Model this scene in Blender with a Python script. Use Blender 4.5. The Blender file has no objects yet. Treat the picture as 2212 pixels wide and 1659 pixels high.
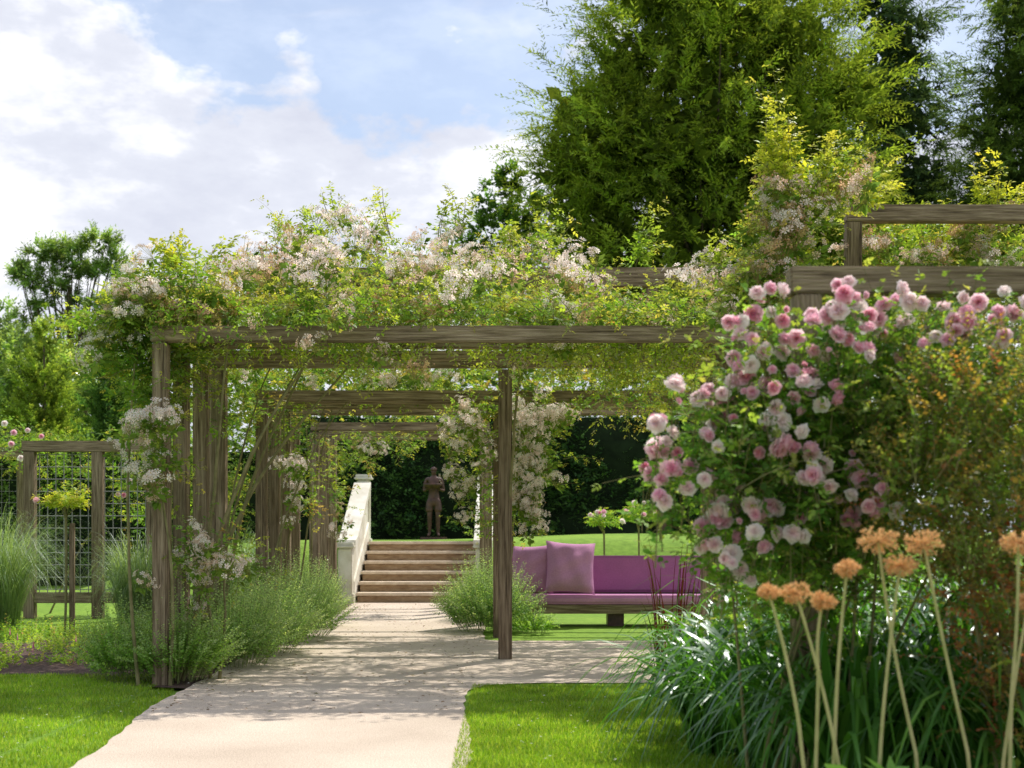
import bpy, bmesh, math, random
import numpy as np
from mathutils import Vector, Matrix
rng=np.random.default_rng(11); random.seed(4)
F=3000.0; CH=1.05; YH=1150.0
COL=bpy.context.scene.collection
def P(px,py,Y): return np.array([(px-1106)/F*Y, Y, CH+(YH-py)/F*Y])
def U(a,b,n=None): return rng.uniform(a,b,n)
def norm(a): return a/(np.linalg.norm(a,axis=-1,keepdims=True)+1e-9)
def smooth(t):
    t=np.clip(t,0,1); return t*t*(3-2*t)
def hgt(x,y):
    x=np.asarray(x,float); y=np.asarray(y,float)
    h=.9*smooth((y-20.7)/2.0)*(1-smooth((-x-4)/4))
    h=h+.13*np.exp(-((x-2.2)**2/7+(y-25)**2/5))
    cor=(x>-2.42)&(x<-.42)&(y<22.75)
    return np.where(cor,np.minimum(h,np.maximum((y-20.9)*.43-.3,-.02)),h)
# ------------------------------------------------------------------ materials
def newmat(name):
    m=bpy.data.materials.new(name); m.use_nodes=True; nt=m.node_tree; nt.nodes.clear()
    return m,nt
def nd(nt,t): return nt.nodes.new(t)
def lk(nt,a,b): nt.links.new(a,b)
def ramp(nt,src,stops):
    r=nt.nodes.new('ShaderNodeValToRGB'); e=r.color_ramp.elements
    e[0].position=stops[0][0]; e[0].color=(*stops[0][1],1)
    e[1].position=stops[-1][0]; e[1].color=(*stops[-1][1],1)
    for p,c in stops[1:-1]:
        q=e.new(p); q.color=(*c,1)
    lk(nt,src,r.inputs[0]); return r
def leafmat(name,trans=.45,rough=.45,spec=0,tint=(2.1,2.0,.85)):
    m,nt=newmat(name)
    at=nd(nt,'ShaderNodeAttribute'); at.attribute_name='Col'
    p=nd(nt,'ShaderNodeBsdfDiffuse'); lk(nt,at.outputs['Color'],p.inputs['Color'])
    mx=nd(nt,'ShaderNodeMix'); mx.data_type='RGBA'; mx.blend_type='MULTIPLY'; mx.inputs[0].default_value=1; mx.clamp_result=True
    lk(nt,at.outputs['Color'],mx.inputs[6]); mx.inputs[7].default_value=(*tint,1)
    t=nd(nt,'ShaderNodeBsdfTranslucent'); lk(nt,mx.outputs[2],t.inputs['Color'])
    ms=nd(nt,'ShaderNodeMixShader'); ms.inputs[0].default_value=trans
    lk(nt,p.outputs[0],ms.inputs[1]); lk(nt,t.outputs[0],ms.inputs[2]); out=ms.outputs[0]
    if spec:
        g=nd(nt,'ShaderNodeBsdfGlossy'); g.inputs['Roughness'].default_value=rough; g.inputs['Color'].default_value=(.9,.95,1,1)
        fr=nd(nt,'ShaderNodeLayerWeight'); fr.inputs[0].default_value=.25
        mm=nd(nt,'ShaderNodeMath'); mm.operation='MULTIPLY'; mm.inputs[1].default_value=spec; lk(nt,fr.outputs['Fresnel'],mm.inputs[0])
        m2=nd(nt,'ShaderNodeMixShader'); lk(nt,mm.outputs[0],m2.inputs[0]); lk(nt,out,m2.inputs[1]); lk(nt,g.outputs[0],m2.inputs[2]); out=m2.outputs[0]
    o=nd(nt,'ShaderNodeOutputMaterial'); lk(nt,out,o.inputs[0]); return m
def noisemat(name,scale,stops,rough=.85,bump=.3,bscale=None,mapscale=(1,1,1),detail=6,spec=.25,bdist=.01,second=None):
    m,nt=newmat(name)
    tc=nd(nt,'ShaderNodeTexCoord'); mp=nd(nt,'ShaderNodeMapping'); mp.inputs['Scale'].default_value=mapscale
    lk(nt,tc.outputs['Object'],mp.inputs[0])
    n=nd(nt,'ShaderNodeTexNoise'); n.inputs['Scale'].default_value=scale; n.inputs['Detail'].default_value=detail; n.inputs['Roughness'].default_value=.65
    lk(nt,mp.outputs[0],n.inputs['Vector'])
    r=ramp(nt,n.outputs['Fac'],stops); cout=r.outputs[0]
    if second:
        n3=nd(nt,'ShaderNodeTexNoise'); n3.inputs['Scale'].default_value=second[0]; n3.inputs['Detail'].default_value=4
        lk(nt,tc.outputs['Object'],n3.inputs['Vector'])
        r3=ramp(nt,n3.outputs['Fac'],second[1])
        mx=nd(nt,'ShaderNodeMix'); mx.data_type='RGBA'; mx.blend_type='MULTIPLY'; mx.inputs[0].default_value=1
        lk(nt,cout,mx.inputs[6]); lk(nt,r3.outputs[0],mx.inputs[7]); cout=mx.outputs[2]
    p=nd(nt,'ShaderNodeBsdfPrincipled'); p.inputs['Roughness'].default_value=rough; p.inputs['Specular IOR Level'].default_value=spec
    lk(nt,cout,p.inputs['Base Color'])
    n2=nd(nt,'ShaderNodeTexNoise'); n2.inputs['Scale'].default_value=bscale or scale*2; n2.inputs['Detail'].default_value=4
    lk(nt,mp.outputs[0],n2.inputs['Vector'])
    b=nd(nt,'ShaderNodeBump'); b.inputs['Strength'].default_value=bump; b.inputs['Distance'].default_value=bdist
    lk(nt,n2.outputs['Fac'],b.inputs['Height']); lk(nt,b.outputs[0],p.inputs['Normal'])
    o=nd(nt,'ShaderNodeOutputMaterial'); lk(nt,p.outputs[0],o.inputs[0]); return m
M={}
M['leaf']=leafmat('leaf',.45,.4,.15,(2.1,2.05,.8)); M['needle']=leafmat('needle',.38,.6,0,(2.0,1.9,.8)); M['gloss']=leafmat('glossy_leaf',.22,.35,.4,(1.6,1.6,.7))
M['strap']=leafmat('strap_leaf',.38,.35,.12,(1.8,1.9,.7))
M['petal']=leafmat('petal',.5,.6,0,(1.12,1.04,1.04)); M['dry']=leafmat('dry',.4,.7,0,(1.3,1.2,1)); M['grass']=leafmat('grass_blade',.5,.5,.1,(2.1,2.05,.9))
WS=[(.3,(.05,.036,.025)),(.42,(.2,.15,.105)),(.56,(.36,.285,.21)),(.8,(.58,.49,.385))]
sec=(1.3,[(.3,(.58,.55,.46)),(.7,(1.15,1.1,1.05))])
M['wood_h']=noisemat('weathered_wood_lengthwise',1,WS,.85,1,2,(3,60,60),second=sec,detail=8)
M['wood_v']=noisemat('weathered_wood_upright',1,[(p,tuple(.9*v for v in c)) for p,c in WS],.85,1,2,(60,60,3),second=sec,detail=8)
M['lawn']=noisemat('lawn',9,[(.3,(.12,.22,.02)),(.55,(.19,.33,.035)),(.75,(.26,.38,.05))],.9,.8,160,second=(.7,[(.3,(.8,.85,.8)),(.7,(1.15,1.1,1))]))
M['path']=noisemat('gravel_path',140,[(.3,(.34,.27,.205)),(.5,(.6,.51,.42)),(.7,(.78,.69,.595))],.95,.7,150,second=(1.1,[(.3,(.84,.82,.8)),(.7,(1.06,1.06,1.06))]),bdist=.008)
M['soil']=noisemat('mulch_soil',26,[(.3,(.04,.026,.02)),(.55,(.12,.075,.062)),(.75,(.26,.18,.16))],.95,1,40,bdist=.03)
M['stone']=noisemat('sandstone',7,[(.3,(.28,.18,.105)),(.55,(.45,.32,.2)),(.75,(.58,.44,.3))],.85,.5,30,mapscale=(1,1,3))
M['tread']=noisemat('tread_stone',8,[(.3,(.52,.42,.31)),(.6,(.7,.6,.48)),(.8,(.76,.67,.55))],.85,.3,40)
M['white']=noisemat('white_stone',5,[(.3,(.6,.57,.49)),(.55,(.72,.7,.64)),(.8,(.8,.78,.73))],.7,.2,30,second=(2.2,[(.35,(.82,.8,.72)),(.65,(1.05,1.05,1.05))]))
M['bark']=noisemat('bark',6,[(.3,(.04,.03,.02)),(.6,(.13,.1,.07)),(.8,(.22,.17,.13))],.95,.9,14,(3,3,.8),bdist=.03)
M['stem']=noisemat('rose_cane',12,[(.3,(.13,.12,.05)),(.7,(.28,.25,.12))],.8,.3,40)
M['gstem']=noisemat('green_stem',12,[(.3,(.16,.22,.06)),(.7,(.3,.35,.13))],.7,.2,40)
M['purple']=noisemat('purple_fabric',60,[(.3,(.33,.12,.27)),(.7,(.41,.16,.34))],.85,.25,420,spec=.15,second=(4,[(.3,(.88,.88,.9)),(.7,(1.08,1.05,1.05))]),bdist=.002)
M['purple2']=noisemat('mauve_cushion_fabric',60,[(.3,(.46,.21,.38)),(.7,(.55,.27,.46))],.85,.25,420,spec=.15,second=(4,[(.3,(.88,.88,.9)),(.7,(1.08,1.05,1.05))]),bdist=.002)
M['bronze']=noisemat('dark_bronze',14,[(.3,(.04,.02,.015)),(.6,(.11,.05,.034)),(.8,(.18,.085,.06))],.5,.3,40,spec=.5)
M['wire']=noisemat('galvanised_wire',20,[(.3,(.2,.2,.19)),(.7,(.32,.32,.31))],.5,.1,40,spec=.4)
M['dark']=noisemat('painted_shade',4,[(.3,(.006,.012,.004)),(.7,(.016,.03,.01))],1,.3,8)
M['allium']=noisemat('dry_stalk',14,[(.3,(.38,.38,.14)),(.7,(.56,.5,.25))],.7,.2,40)
# ------------------------------------------------------------------ mesh building
class Acc:
    def __init__(s): s.V=[];s.F=[];s.C=[];s.n=0
    def add(s,V,Fc,C):
        V=np.asarray(V,float).reshape(-1,3); Fc=np.asarray(Fc,int)
        C=np.asarray(C,float)
        if C.ndim==1: C=np.tile(C,(len(V),1))
        s.V.append(V); s.F.append(Fc+s.n); s.C.append(C); s.n+=len(V)
    def inst(s,tv,tf,R,pos,sc,C,wid=1.0):
        N=len(pos);K=len(tv)
        if N==0: return
        sc=np.broadcast_to(np.asarray(sc,float),(N,))
        tt=tv*np.array([wid,1,1])
        V=np.einsum('nij,nkj->nki',R,tt[None]*sc[:,None,None])+pos[:,None,:]
        Fc=(tf[None]+(np.arange(N)*K)[:,None,None]).reshape(-1,tf.shape[1])
        C=np.asarray(C,float)
        if C.ndim==1: C=np.tile(C,(N,1))
        s.add(V.reshape(-1,3),Fc,np.repeat(C,K,axis=0))
    def mesh(s,name,mat,sm=False):
        me=bpy.data.meshes.new(name)
        V=np.concatenate(s.V); C=np.concatenate(s.C)
        li=np.concatenate([f.ravel() for f in s.F]); lt=np.concatenate([np.full(len(f),f.shape[1]) for f in s.F])
        ls=np.concatenate([[0],np.cumsum(lt)[:-1]])
        me.vertices.add(len(V)); me.vertices.foreach_set('co',V.astype(np.float32).ravel())
        me.loops.add(len(li)); me.loops.foreach_set('vertex_index',li.astype(np.int32))
        me.polygons.add(len(lt)); me.polygons.foreach_set('loop_start',ls.astype(np.int32)); me.polygons.foreach_set('loop_total',lt.astype(np.int32))
        if sm: me.polygons.foreach_set('use_smooth',np.ones(len(lt),bool))
        me.update(calc_edges=True)
        a=me.attributes.new('Col','FLOAT_COLOR','POINT')
        a.data.foreach_set('color',np.concatenate([np.clip(C,0,1),np.ones((len(C),1))],axis=1).astype(np.float32).ravel())
        me.materials.append(mat); return me
    def build(s,name,mat,parent=None,sm=False):
        return link(name,s.mesh(name,mat,sm),parent)
def link(name,me,parent=None,loc=None,rot=None,sc=None):
    o=bpy.data.objects.new(name,me); COL.objects.link(o)
    if loc is not None: o.location=loc
    if rot is not None: o.rotation_euler=rot
    if sc is not None: o.scale=(sc,sc,sc)
    if parent is not None:
        o.parent=parent
        if parent.type=='EMPTY': o.matrix_parent_inverse=Matrix.Translation(-Vector(parent.location))
    return o
def tag(o,label=None,cat=None,group=None,kind=None):
    if label: o['label']=label
    if cat: o['category']=cat
    if group: o['group']=group
    if kind: o['kind']=kind
    return o
def thing(name,label,cat,loc,group=None):
    o=bpy.data.objects.new(name,None); COL.objects.link(o); o.location=[float(v) for v in loc]; o.empty_display_size=.2
    return tag(o,label,cat,group)
def boxes(name,lst,mat,parent=None,bev=.006):
    bm=bmesh.new()
    for b in lst:
        c,d=b[0],b[1]; rz=b[2] if len(b)>2 else 0
        mtx=Matrix.Translation(c)@Matrix.Rotation(rz,4,'Z')@Matrix.Diagonal((*d,1))
        bmesh.ops.create_cube(bm,size=1,matrix=mtx)
    if bev: bmesh.ops.bevel(bm,geom=bm.edges[:],offset=bev,segments=2,affect='EDGES')
    me=bpy.data.meshes.new(name); bm.to_mesh(me); bm.free(); me.materials.append(mat)
    return link(name,me,parent)
def prism(name,pts,x0,x1,mat,parent=None):
    bm=bmesh.new(); a=[bm.verts.new((x0,y,z)) for y,z in pts]; b=[bm.verts.new((x1,y,z)) for y,z in pts]
    bm.faces.new(a); bm.faces.new(b[::-1])
    for i in range(len(pts)):
        j=(i+1)%len(pts); bm.faces.new((a[j],a[i],b[i],b[j]))
    bmesh.ops.recalc_face_normals(bm,faces=bm.faces); bmesh.ops.bevel(bm,geom=bm.edges[:],offset=.006,segments=1,affect='EDGES')
    me=bpy.data.meshes.new(name); bm.to_mesh(me); bm.free(); me.materials.append(mat); return link(name,me,parent)
def tube(acc,pts,rad,sides=7,C=(.1,.1,.1)):
    pts=np.asarray(pts,float); n=len(pts); rad=np.broadcast_to(np.asarray(rad,float),(n,))
    t=norm(np.gradient(pts,axis=0)); ref=np.array([.13,.37,.9]) if abs(t[0][2])<.8 else np.array([1,.2,0])
    x=norm(np.cross(t,ref)); y=np.cross(t,x); a=np.arange(sides)*2*math.pi/sides
    V=pts[:,None]+rad[:,None,None]*(np.cos(a)[None,:,None]*x[:,None]+np.sin(a)[None,:,None]*y[:,None])
    i=np.arange(n-1)[:,None]*sides; j=np.arange(sides)[None]; k=(j+1)%sides
    Fc=np.stack([i+j,i+k,i+sides+k,i+sides+j],-1).reshape(-1,4)
    acc.add(V.reshape(-1,3),Fc,C)
def curve(a,b,sag,n=8):
    a,b,sag=map(lambda v:np.asarray(v,float),(a,b,sag)); m=(a+b)/2+sag; t=np.linspace(0,1,n)[:,None]
    return (1-t)**2*a+2*t*(1-t)*m+t*t*b
L4=(np.array([(0,0,0),(.26,.45,.06),(0,1,-.03),(-.26,.45,.06)]),np.array([(0,1,2,3)]))
L6=(np.array([(0,0,0),(.24,.25,.05),(.25,.6,.04),(0,1,-.06),(-.25,.6,.04),(-.24,.25,.05)]),np.array([(0,1,2,3),(0,3,4,5)]))
def frames(d,n):
    d=norm(d); x=norm(np.cross(d,n)); return np.stack([x,d,np.cross(x,d)],axis=-1)
def pal(n,cols,w=None,j=.25):
    cols=np.array(cols,float); i=rng.choice(len(cols),n,p=w); k=rng.choice(len(cols),n,p=w); f=U(0,.5,(n,1))
    return (cols[i]*(1-f)+cols[k]*f)*U(1-j,1+j,(n,1))
def shoots(acc,A,B,sag,nl,L,cols,w=None,tmpl=L4,wid=1.,t0=.12,side=1.,fwd=.6,rnd=.4,comp=False,tipcol=None,stem=None,sw=.003,taper=.45,cj=.25,upn=(0,0,1),lum=None):
    A=np.asarray(A,float);B=np.asarray(B,float);N=len(A); sag=np.broadcast_to(np.asarray(sag,float),(N,3)); Mid=(A+B)/2+sag
    if stem is not None:
        tt=np.linspace(0,1,6)[None,:,None]; pp=(1-tt)**2*A[:,None]+2*tt*(1-tt)*Mid[:,None]+tt**2*B[:,None]
        ww=sw*(1-.7*tt); sx=norm(np.cross(B-A,U(-1,1,(N,3))))[:,None]
        V=np.stack([pp-sx*ww,pp+sx*ww],2).reshape(-1,3)
        base=(np.arange(N)*12)[:,None]+(np.arange(5)*2)[None]
        Fc=np.stack([base,base+1,base+3,base+2],-1).reshape(-1,4); stem.add(V,Fc,(.14,.13,.05))
    t=np.linspace(t0,1,nl)[None,:,None]+U(-.4,.4,(N,nl,1))/nl; t=np.clip(t,0,1)
    pts=(1-t)**2*A[:,None]+2*t*(1-t)*Mid[:,None]+t**2*B[:,None]
    tan=norm(2*(1-t)*(Mid-A)[:,None]+2*t*(B-Mid)[:,None])
    ref=norm(U(-1,1,(N,3))+np.array([0,0,1.2]))[:,None]
    sd=norm(np.cross(tan,ref))*np.where(np.arange(nl)%2==0,1,-1)[None,:,None]
    d=norm(tan*fwd+sd*side+U(-rnd,rnd,(N,nl,3))); n=np.array(upn)[None,None]+U(-.7,.7,(N,nl,3))
    col=pal(N,cols,w,cj)[:,None]*U(.75,1.25,(N,nl,1))
    if lum is not None: col=col*lum[:,None]
    if tipcol is not None: f=(t**3)*U(.2,.9,(N,1,1)); col=col*(1-f)+np.array(tipcol)*f
    sz=L*U(.65,1.2,(N,nl,1))*(1-taper*t)
    pts,d,n,col,sz=[v.reshape(-1,v.shape[-1]) for v in (pts,d,n,col,sz)]; sz=sz[:,0]
    if not comp: acc.inst(*tmpl,frames(d,n),pts,sz,col,wid); return
    R=frames(d,n); x=R[:,:,0]
    for al,sg in ((1.6,0),(1.25,1),(1.25,-1),(.6,1),(.6,-1)):
        pos=pts+d*(sz*al)[:,None]+np.array([0,0,-1])*(sz*al*al*.12)[:,None]
        dd=d*(1 if sg==0 else .45)+x*sg+np.array([0,0,-.25])+U(-.2,.2,d.shape)
        acc.inst(*tmpl,frames(dd,n+U(-.4,.4,n.shape)),pos,sz*U(.8,1.1,len(sz)),col*U(.85,1.15,(len(col),1)),wid)
def blades(acc,base,h,lean,droop,w,cols,segs=5,wts=None):
    N=len(base); t=np.linspace(0,1,segs+1)[None,:,None]; h=np.broadcast_to(h,(N,))[:,None,None]
    droop=np.broadcast_to(droop,(N,))[:,None,None]
    pos=base[:,None]+lean[:,None]*(t**1.5)+np.array([0,0,1.])*h*(t*1.25-droop*t**3)
    ln=norm(lean+1e-5); sd=np.stack([-ln[:,1],ln[:,0],np.zeros(N)],-1)[:,None]; sd=norm(sd+U(-.3,.3,(N,1,3)))
    ww=np.broadcast_to(w,(N,))[:,None,None]*(np.minimum(1,.5+2*t)*(1-t)**.7+.03)
    V=np.stack([pos-sd*ww/2,pos+sd*ww/2],2).reshape(-1,3); K=(segs+1)*2
    b=(np.arange(N)*K)[:,None]+(np.arange(segs)*2)[None]
    Fc=np.stack([b,b+1,b+3,b+2],-1).reshape(-1,4); acc.add(V,Fc,np.repeat(pal(N,cols,wts,.3),K,axis=0))
def sph(n,up=None):
    v=norm(rng.normal(size=(n,3)))
    if up is not None: v[:,2]=np.abs(v[:,2])*up+v[:,2]*(1-up)
    return v
c=P
# ------------------------------------------------------------------ camera, world, sun
cam=bpy.data.cameras.new('camera'); co=bpy.data.objects.new('camera',cam); COL.objects.link(co); bpy.context.scene.camera=co
co.location=(0,0,CH); co.rotation_euler=(math.pi/2,0,0); cam.sensor_width=36; cam.lens=36*F/2212; cam.shift_y=(YH-829.5)/2212
cam.clip_end=2000; cam.dof.use_dof=True; cam.dof.focus_distance=11.2; cam.dof.aperture_fstop=3.6
SE,SR=math.radians(55),math.radians(30)
sd=Vector((math.sin(SR)*math.cos(SE),math.cos(SR)*math.cos(SE),math.sin(SE)))
sl=bpy.data.lights.new('sun','SUN'); sl.energy=5; sl.angle=math.radians(.5); sl.color=(1,.94,.84)
so=bpy.data.objects.new('sun',sl); COL.objects.link(so); so.rotation_euler=sd.to_track_quat('Z','Y').to_euler(); so.location=(5,10,20)
w=bpy.data.worlds.new('World'); bpy.context.scene.world=w; w.use_nodes=True; nt=w.node_tree; nt.nodes.clear()
sky=nd(nt,'ShaderNodeTexSky'); sky.sky_type='NISHITA'; sky.sun_disc=False; sky.sun_elevation=SE; sky.sun_rotation=SR; sky.dust_density=1.2; sky.ozone_density=1.5
bg=nd(nt,'ShaderNodeBackground'); bg.inputs[1].default_value=.15; lk(nt,sky.outputs[0],bg.inputs[0])
tc=nd(nt,'ShaderNodeTexCoord'); sp=nd(nt,'ShaderNodeSeparateXYZ'); lk(nt,tc.outputs['Generated'],sp.inputs[0])
def skynoise(scale,detail,ms,loc=(0,0,0),rough=.55,dist=0):
    mp=nd(nt,'ShaderNodeMapping'); mp.inputs['Scale'].default_value=ms; mp.inputs['Location'].default_value=loc; lk(nt,tc.outputs['Generated'],mp.inputs[0])
    n1=nd(nt,'ShaderNodeTexNoise'); n1.inputs['Scale'].default_value=scale; n1.inputs['Detail'].default_value=detail; n1.inputs['Roughness'].default_value=rough; n1.inputs['Distortion'].default_value=dist
    lk(nt,mp.outputs[0],n1.inputs['Vector']); return n1.outputs['Fac']
n1=skynoise(5.5,7,(1,1,1.7)); n2=skynoise(4,5,(1,1,3),(3.1,1.7,.4),.55,.6); n3=skynoise(6,6,(1,1,2.2),(.7,0,.33),.6)
def mth(op,a,b=None,clamp=False):
    m=nd(nt,'ShaderNodeMath'); m.operation=op; m.use_clamp=clamp
    for i,v in enumerate((a,b)):
        if v is None: continue
        if isinstance(v,(int,float)): m.inputs[i].default_value=v
        else: lk(nt,v,m.inputs[i])
    return m.outputs[0]
xr=mth('ADD',mth('MULTIPLY',sp.outputs[0],1.2),.5)
fc=nd(nt,'ShaderNodeFloatCurve'); cv=fc.mapping.curves[0]
bp=[(-.37,.345),(-.27,.33),(-.2,.30),(-.14,.265),(-.1,.255),(-.05,.30),(0,.31),(.05,.30),(.1,.27),(.2,.25),(.36,.25)]
cv.points[0].location=(0,.3); cv.points[1].location=(1,.3)
for a_,b_ in [(x*1.2+.5,z) for x,z in bp]: cv.points.new(a_,b_)
fc.mapping.update(); lk(nt,xr,fc.inputs['Value'])
dz=mth('SUBTRACT',fc.outputs[0],sp.outputs[2])
den=mth('ADD',mth('MULTIPLY',dz,18),mth('MULTIPLY',mth('SUBTRACT',n1,.5),9.0))
mask=mth('MULTIPLY',mth('ADD',den,.3),1.9,True)
wisp=mth('MULTIPLY',mth('MULTIPLY',mth('SUBTRACT',n2,.46),3.2,True),.8)
high=mth('MULTIPLY',mth('MULTIPLY',mth('SUBTRACT',sp.outputs[2],.42),5,True),mth('MULTIPLY',mth('SUBTRACT',n1,.38),6,True))  # unseen cloud overhead, thickened to raise the ambient light
mask=mth('MAXIMUM',mth('MAXIMUM',mask,wisp),mth('MAXIMUM',high,.28))
hi=mth('MULTIPLY',mask,.97)
cr=ramp(nt,n3,[(.34,(.55,.57,.66)),(.47,(.64,.66,.735)),(.57,(.88,.88,.92))])
bgc=nd(nt,'ShaderNodeBackground'); lk(nt,cr.outputs[0],bgc.inputs[0]); bgc.inputs[1].default_value=1.32
mxs=nd(nt,'ShaderNodeMixShader'); lk(nt,hi,mxs.inputs[0]); lk(nt,bg.outputs[0],mxs.inputs[1]); lk(nt,bgc.outputs[0],mxs.inputs[2])
wo=nd(nt,'ShaderNodeOutputWorld'); lk(nt,mxs.outputs[0],wo.inputs[0])
vs=bpy.context.scene.view_settings; vs.view_transform='Standard'; vs.look='None'; vs.exposure=0
# ------------------------------------------------------------------ ground
xs=np.concatenate([[-900,-300,-100,-50,-30,-20,-14,-10],np.arange(-8,8.01,.1),[10,14,20,30,50,100,300,900]])
ys=np.concatenate([[-200,-30,-5,0],np.arange(2,32.01,.125),[36,44,60,90,150,300,600,1500]])
XX,YY=np.meshgrid(xs,ys); ZZ=hgt(XX,YY); n=len(xs); m_=len(ys)
i=(np.arange(m_-1)*n)[:,None]+np.arange(n-1)[None]
a=Acc(); a.add(np.stack([XX,YY,ZZ],-1).reshape(-1,3),np.stack([i,i+1,i+n+1,i+n],-1).reshape(-1,4),(.1,.2,.02))
tag(a.build('ground',M['lawn'],None,True),'sunlit mown lawn spreading around the path and up the bank','lawn',kind='structure')
def sheet(name,poly,z,mat,label,cat,jit=.02,step=.12):
    out=[]
    for k in range(len(poly)):
        p=np.array(poly[k]);q=np.array(poly[(k+1)%len(poly)]); L=np.linalg.norm(q-p); ns=max(1,int(min(L,20)/step))
        for s in range(ns): out.append(p+(q-p)*s/ns)
    out=np.array(out); out+=U(-jit,jit,out.shape)*.6+np.stack([np.sin(out[:,1]*2.1)*jit,np.sin(out[:,0]*1.7)*jit],-1)
    bm=bmesh.new(); vs_=[bm.verts.new((x,y,z)) for x,y in out]; f=bm.faces.new(vs_); bmesh.ops.triangulate(bm,faces=[f])
    me=bpy.data.meshes.new(name); bm.normal_update()
    for f in bm.faces:
        if f.normal.z<0: f.normal_flip()
    bm.to_mesh(me); bm.free(); me.materials.append(mat); o=link(name,me); tag(o,label,cat,kind='structure'); return o
sheet('path',[(-1.6,1),(-1.97,6.2),(-2.13,8.2),(-2.2,9.4),(-2.25,14),(-2.3,20.62),(-.58,20.62),(-.45,18),(-.3,15),(-.25,13.5),(-.1,13.35),(9,13.4),(9,9.7),(.1,9.6),(-.2,9.5),(-.3,9.2),(-.25,8),(-.2,6),(-.05,1)],.008,M['path'],'pale gravel path running under the pergola to the steps','path')
sheet('planting_bed',[(-2.1,9.25),(-2.6,9.45),(-3.2,10.1),(-4.5,10.45),(-9,10.6),(-9,12.9),(-4.6,13.2),(-4.2,15.5),(-2.9,16.5),(-2.7,20.4),(-2.25,20.4),(-2.2,14)],.004,M['soil'],'dark mulched bed left of the path','flower bed')
sheet('planting_bed',[(.95,2),(.95,6.2),(1.05,7.5),(1.3,8.6),(2.2,9.1),(7,9.2),(7,2)],.004,M['soil'],'dark soil bed under the daylilies at the right','flower bed')
def grassarea(name,n,xf,y0,y1,label):
    y=y0+(y1-y0)*U(0,1,n)**1.15; x0,x1=xf(y); x=x0+(x1-x0)*U(0,1,n)
    base=np.stack([x,y,hgt(x,y)],-1); a=Acc(); ln=U(-.018,.018,(n,3)); ln[:,2]=0
    R=frames(np.stack([ln[:,0]*26,ln[:,1]*26,np.ones(n)],-1),U(-1,1,(n,3)))
    tv=np.array([(-.09,0,0),(.09,0,0),(0,1,.1)]); tf=np.array([(0,1,2)])
    pat=(.88+.18*np.sin(x*5+np.sin(y*4)*2)*np.sin(y*6.3+x*2))[:,None]
    a.inst(tv,tf,R,base,U(.012,.032,n),pal(n,[(.18,.32,.025),(.26,.42,.035),(.13,.25,.022),(.38,.44,.1)],None,.28)*pat)
    tag(a.build(name,M['grass']),label,'grass',kind='stuff')
pl=lambda y:np.interp(y,[1,6.2,8.2,9.4],[-1.6,-1.97,-2.13,-2.3])
grassarea('lawn_grass',85000,lambda y:(pl(y)-1.9,pl(y)+.02),5.6,10.2,'short mown grass blades left of the path')
grassarea('lawn_grass',95000,lambda y:(np.full_like(y,-.27),np.full_like(y,1.4)),5.6,9.5,'short mown grass blades right of the path')
a=Acc(); n=150; x=np.concatenate([U(-3.2,-2.1,90),U(0,1,60)]); y=U(6.2,9.4,150)
a.inst(np.array([(-.5,-.5,0),(.5,-.5,0),(.5,.5,0),(-.5,.5,0)]),np.array([(0,1,2,3)]),frames(U(-1,1,(n,3))*[1,1,.2],np.tile([0,0,1.],(n,1))),np.stack([x,y,np.full(n,.034)],-1),U(.007,.012,n),(.75,.75,.68))
tag(a.build('daisies',M['petal']),'tiny white daisies scattered over the mown lawn','daisies',kind='stuff')
a=Acc(); n=1500; x=U(-2.1,-.3,n)+rng.normal(size=n)*.1; y=8+U(0,1,n)**.9*12
edge=U(0,1,n)<.35; x=np.where(edge,np.where(U(0,1,n)<.7,-2.15+np.abs(rng.normal(size=n))*.12,-.3-np.abs(rng.normal(size=n))*.1),x); x=np.clip(x,-2.2,-.1)
a.inst(*L4,frames(U(-1,1,(n,3))*[1,1,.2],U(-.3,.3,(n,3))+[0,0,1]),np.stack([x,y,np.full(n,.012)],-1),U(.012,.04,n),pal(n,[(.15,.09,.04),(.25,.16,.08),(.5,.4,.35),(.22,.22,.06)]))
tag(a.build('fallen_leaves',M['dry']),'dry leaves and petals fallen on the gravel path','fallen leaves',kind='stuff')
# ------------------------------------------------------------------ pergola
T=.11; BZ=2.47
def pergola(label,x0,x1,Ys,posts,top=BZ,t=T,over=.06,pt=None):
    th=thing('timber_pergola',label,'pergola',(x0,Ys[0],0),'timber pergola bays over the path'); pt=pt or t
    for q,y in enumerate(Ys):
        tb=t if q==0 else .07
        boxes('beam',[(((x0+x1)/2,y,top-tb/2+random.uniform(-.006,.006)),(x1-x0+2*over,t*.8,tb),random.uniform(-.003,.003))],M['wood_h'],th,.008)
    for (x,y) in posts:
        g=float(hgt(x,y)); h=top-(t if y==Ys[0] else .07)-.003-g-.008
        boxes('post',[((x+random.uniform(-.015,.015),y,g+h/2-.02),(pt*random.uniform(.9,1.05),pt,h+.04),random.uniform(-.08,.08))],M['wood_v'],th,.01)
    return th
Y1=[9.55,10.2,10.85,11.45]; Y2=[13.9,14.6,15.3,16.0]; Y3=[18,18.8,19.6,20.3]
pergola('nearest bay of the weathered timber pergola, its long beam under the roses',-2.42,1.65,Y1,[(-2.42,y) for y in Y1]+[(1.62,y) for y in Y1]+[(-.07,11.45)])
pergola('second bay of the timber pergola, behind the lone centre post',-2.5,2.3,Y2,[(-2.5,y) for y in Y2]+[(-.12,13.9),(-.12,16.0),(2.3,13.9)],pt=.12)
pergola('farthest bay of the timber pergola, just before the stone steps',-2.55,-.35,Y3,[(-2.55,y) for y in Y3[:3]]+[(-.35,y) for y in Y3],pt=.12)
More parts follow.
